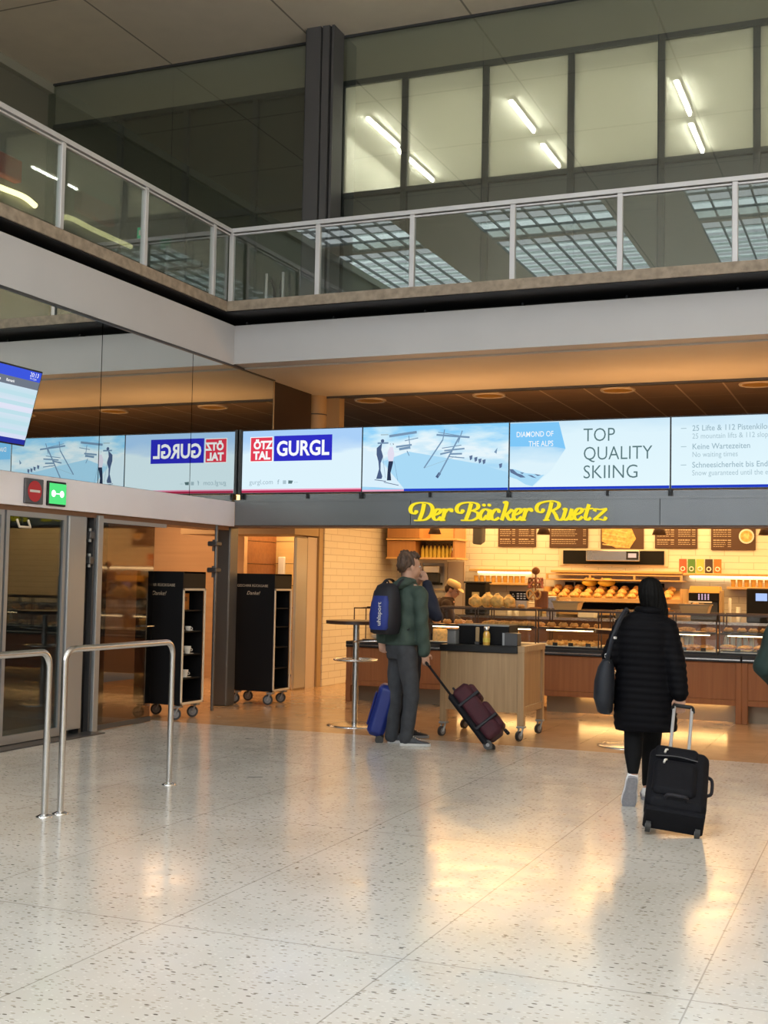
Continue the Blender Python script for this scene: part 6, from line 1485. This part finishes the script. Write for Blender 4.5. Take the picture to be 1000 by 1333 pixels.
# blue suitcase left of the man's legs
bb = V((-4.41, 11.426, 0)) + U * (-.335) + AV * .2
t, mk, fr = suitcase('rolling_suitcase', 'bright blue suitcase leaning behind the legs of the man in green', bb, U * .28 + V((0, 0, 1)), AV, .5, .32, .2, 1, True, M_bluecase, M_black, (-1, 0, 1))
b = mk(); b.box((-.16, -.09, .02), (.16, .09, .54), M_bluecase, .04); soft(b, 'shell', t)
b = mk(); b.box((-.10, .085, .10), (.10, .11, .44), M_bluecase, .02); b.build('front_pocket', t)
for x in (-.06, .06):
    b = mk(); b.cyl((x, -.07, .53), (x, -.07, .93), .008, M_alud, n=8); b.build('telescopic_tube', t)
b = mk(); b.tube([(-.065, -.07, .90), (-.06, -.07, .93), (.06, -.07, .93), (.065, -.07, .90)], .013, M_black, 8); b.build('grip', t)
for x in (-.13, .13):
    b = mk(); b.cyl((x - .014, -.06, .0), (x + .014, -.06, .0), .042, M_rubber, n=16); b.build('wheel', t)

# black suitcase pulled by the woman
kb = V((-1.298, 8.127, 0)); kh = V((-1.627, 9.128, 0)) + V((math.cos(R(10.1)), math.sin(R(10.1)), 0)) * .236 + V((-math.sin(R(10.1)), math.cos(R(10.1)), 0)) * (-.10) + V((0, 0, .735))
ax = kh - (kb + V((0, 0, .045)))
t, mk, fr = suitcase('rolling_suitcase', 'black rolling suitcase with silver handle tubes pulled by the woman in black', kb, ax, (1, .33, 0), .56, .40, .24, 1, True, M_kcase, M_black, (0, -1, 1))
LL = ax.length; print('case axis', LL)
b = mk(); b.box((-.195, .0, .02), (.195, .20, .555), M_kcase, .04); soft(b, 'body', t)
b = mk(); b.box((-.165, .165, .09), (.12, .24, .40), M_kcase, .03); soft(b, 'front_pocket', t)
b = mk(); b.box((-.165, .165, .415), (.12, .23, .53), M_kcase, .02); soft(b, 'top_pocket', t)
b = mk(); b.tube(catmull([(-.155, .236, .40), (-.02, .240, .413), (.115, .236, .40)], 6), .004, M_alud, 6); b.build('zip', t)
for z in (.47, .375):
    b = mk(); b.tube([(-.085, .236, z), (-.095, .252, z - .018), (-.10, .250, z - .045)], .0075, M_offwhite, 6); b.build('zip_pull', t)
b = mk(); b.tube(catmull([(-.07, .22, .055), (-.05, .250, .05), (.05, .250, .05), (.07, .22, .055)], 4), .011, M_packk, 8); b.build('bottom_handle', t)
b = mk(); b.tube(catmull([(.195, .10, .24), (.222, .10, .27), (.222, .10, .38), (.195, .10, .41)], 4), .011, M_packk, 8); b.build('side_handle', t)
b = mk(); b.box((-.19, -.03, -.005), (.19, .16, .035), M_kcase, .012); b.build('base', t)
for x in (-.062, .062):
    b = mk(); b.cyl((x, .04, .54), (x, 0.01, LL - .02), .0115, M_railm, n=12); b.build('telescopic_tube', t)
b = mk(); b.tube(catmull([(-.07, .012, LL - .05), (-.062, .008, LL), (-.02, 0, LL + .012), (.02, 0, LL + .012), (.062, .008, LL), (.07, .012, LL - .05)], 4), .014, M_black, 10); b.build('grip', t)
for x in (-.155, .155):
    b = mk(); b.cyl((x - .016, .0, .0), (x + .016, .0, .0), .044, M_rubber, n=18); b.cyl((x - .018, 0, 0), (x + .018, 0, 0), .02, M_wheel, n=12); b.build('wheel', t)
    b = mk(); b.box((x - .03, -.03, .0), (x + .03, .06, .06), M_wheel, .012); b.build('wheel_guard', t)

# ================================================================== LIGHT, CAMERA
def area(name, loc, size, power, col, rot=(0, 0, 0), sy=None):
    l = bpy.data.lights.new(name, 'AREA'); l.energy = power; l.color = col; l.size = size
    if sy: l.shape = 'RECTANGLE'; l.size_y = sy
    o = bpy.data.objects.new(name, l); C.objects.link(o); o.location = loc; o.rotation_euler = rot
    return o
for x in (-6.0, -3.2, -.4, 2.6):
    area('bakery_ceiling_lamp', (x, 16.9, 2.84), 2.4, 58, (1, .60, .24), sy=2.2)
    area('bakery_wall_lamp', (x, 18.9, 2.84), 2.4, 66, (1, .60, .23), sy=1.6)
area('alcove_lamp', (-8.95, 17.9, 2.8), 1.0, 34, (1, .68, .36), sy=.9)
area('alcove_lamp', (-10.2, 14.6, 2.84), 1.6, 120, (1, .60, .32), sy=4.5)
area('bakery_floor_fill', (-1.8, 15.0, 2.83), 9, 40, (1, .60, .26), sy=1.4)  # wide weak sheet added to brighten the floor before the counter
for y in (-4, 2, 8):  # fill added along the right wall to lift the hall ceiling
    area('ceiling_fill', (6.3, y, 5.6), 3.5, 520, (1, .97, .93), rot=(PI, R(-25), 0), sy=.5)
for x in (-9, -3, 3):  # same added fill along the rear wall, aimed upwards
    area('ceiling_fill', (x, -8.6, 5.6), 3.5, 330, (1, .97, .93), rot=(PI - R(-25), 0, 0), sy=.5)
for x in (-5.5, -2.5, .5, 3.5):  # uplights added in place of warm bakery bounce on the soffit
    area('soffit_fill', (x, 15.4, 3.0), 2.4, 26, (1, .50, .18), rot=(PI, 0, 0), sy=.4)
w = bpy.data.worlds.new('World'); bpy.context.scene.world = w; w.use_nodes = True
w.node_tree.nodes['Background'].inputs[0].default_value = (.5, .6, .7, 1); w.node_tree.nodes['Background'].inputs[1].default_value = .3

yaw, pit, rol = -0.390481751, 0.0564568473, 0.0188258004
cy, sy_ = math.cos(yaw), math.sin(yaw); cp, sp = math.cos(pit), math.sin(pit)
fwd = Vector((sy_ * cp, cy * cp, sp)); right = Vector((cy, -sy_, 0)); up = right.cross(fwd)
cr_, sr_ = math.cos(rol), math.sin(rol)
r2 = right * cr_ + up * sr_; u2 = -right * sr_ + up * cr_
cam = bpy.data.cameras.new('camera'); co = bpy.data.objects.new('camera', cam); C.objects.link(co)
M = Matrix((r2, u2, -fwd)).transposed().to_4x4(); M.translation = Vector((0, 0, 1.6))
co.matrix_world = M
cam.sensor_fit = 'VERTICAL'; cam.sensor_height = 36; cam.lens = 1600.8 / 1333 * 36; cam.clip_end = 200; cam.clip_start = .05
S = bpy.context.scene; S.camera = co
S.view_settings.view_transform = 'Standard'; S.view_settings.look = 'None'; S.view_settings.gamma = 1; S.view_settings.exposure = 0.0
S.view_settings.use_curve_mapping = False
S.cycles.use_denoising = True
S.cycles.max_bounces = 7; S.cycles.diffuse_bounces = 3; S.cycles.glossy_bounces = 4; S.cycles.transparent_max_bounces = 14; S.cycles.transmission_bounces = 4
S.cycles.sample_clamp_indirect = 6; S.cycles.caustics_reflective = False; S.cycles.caustics_refractive = False
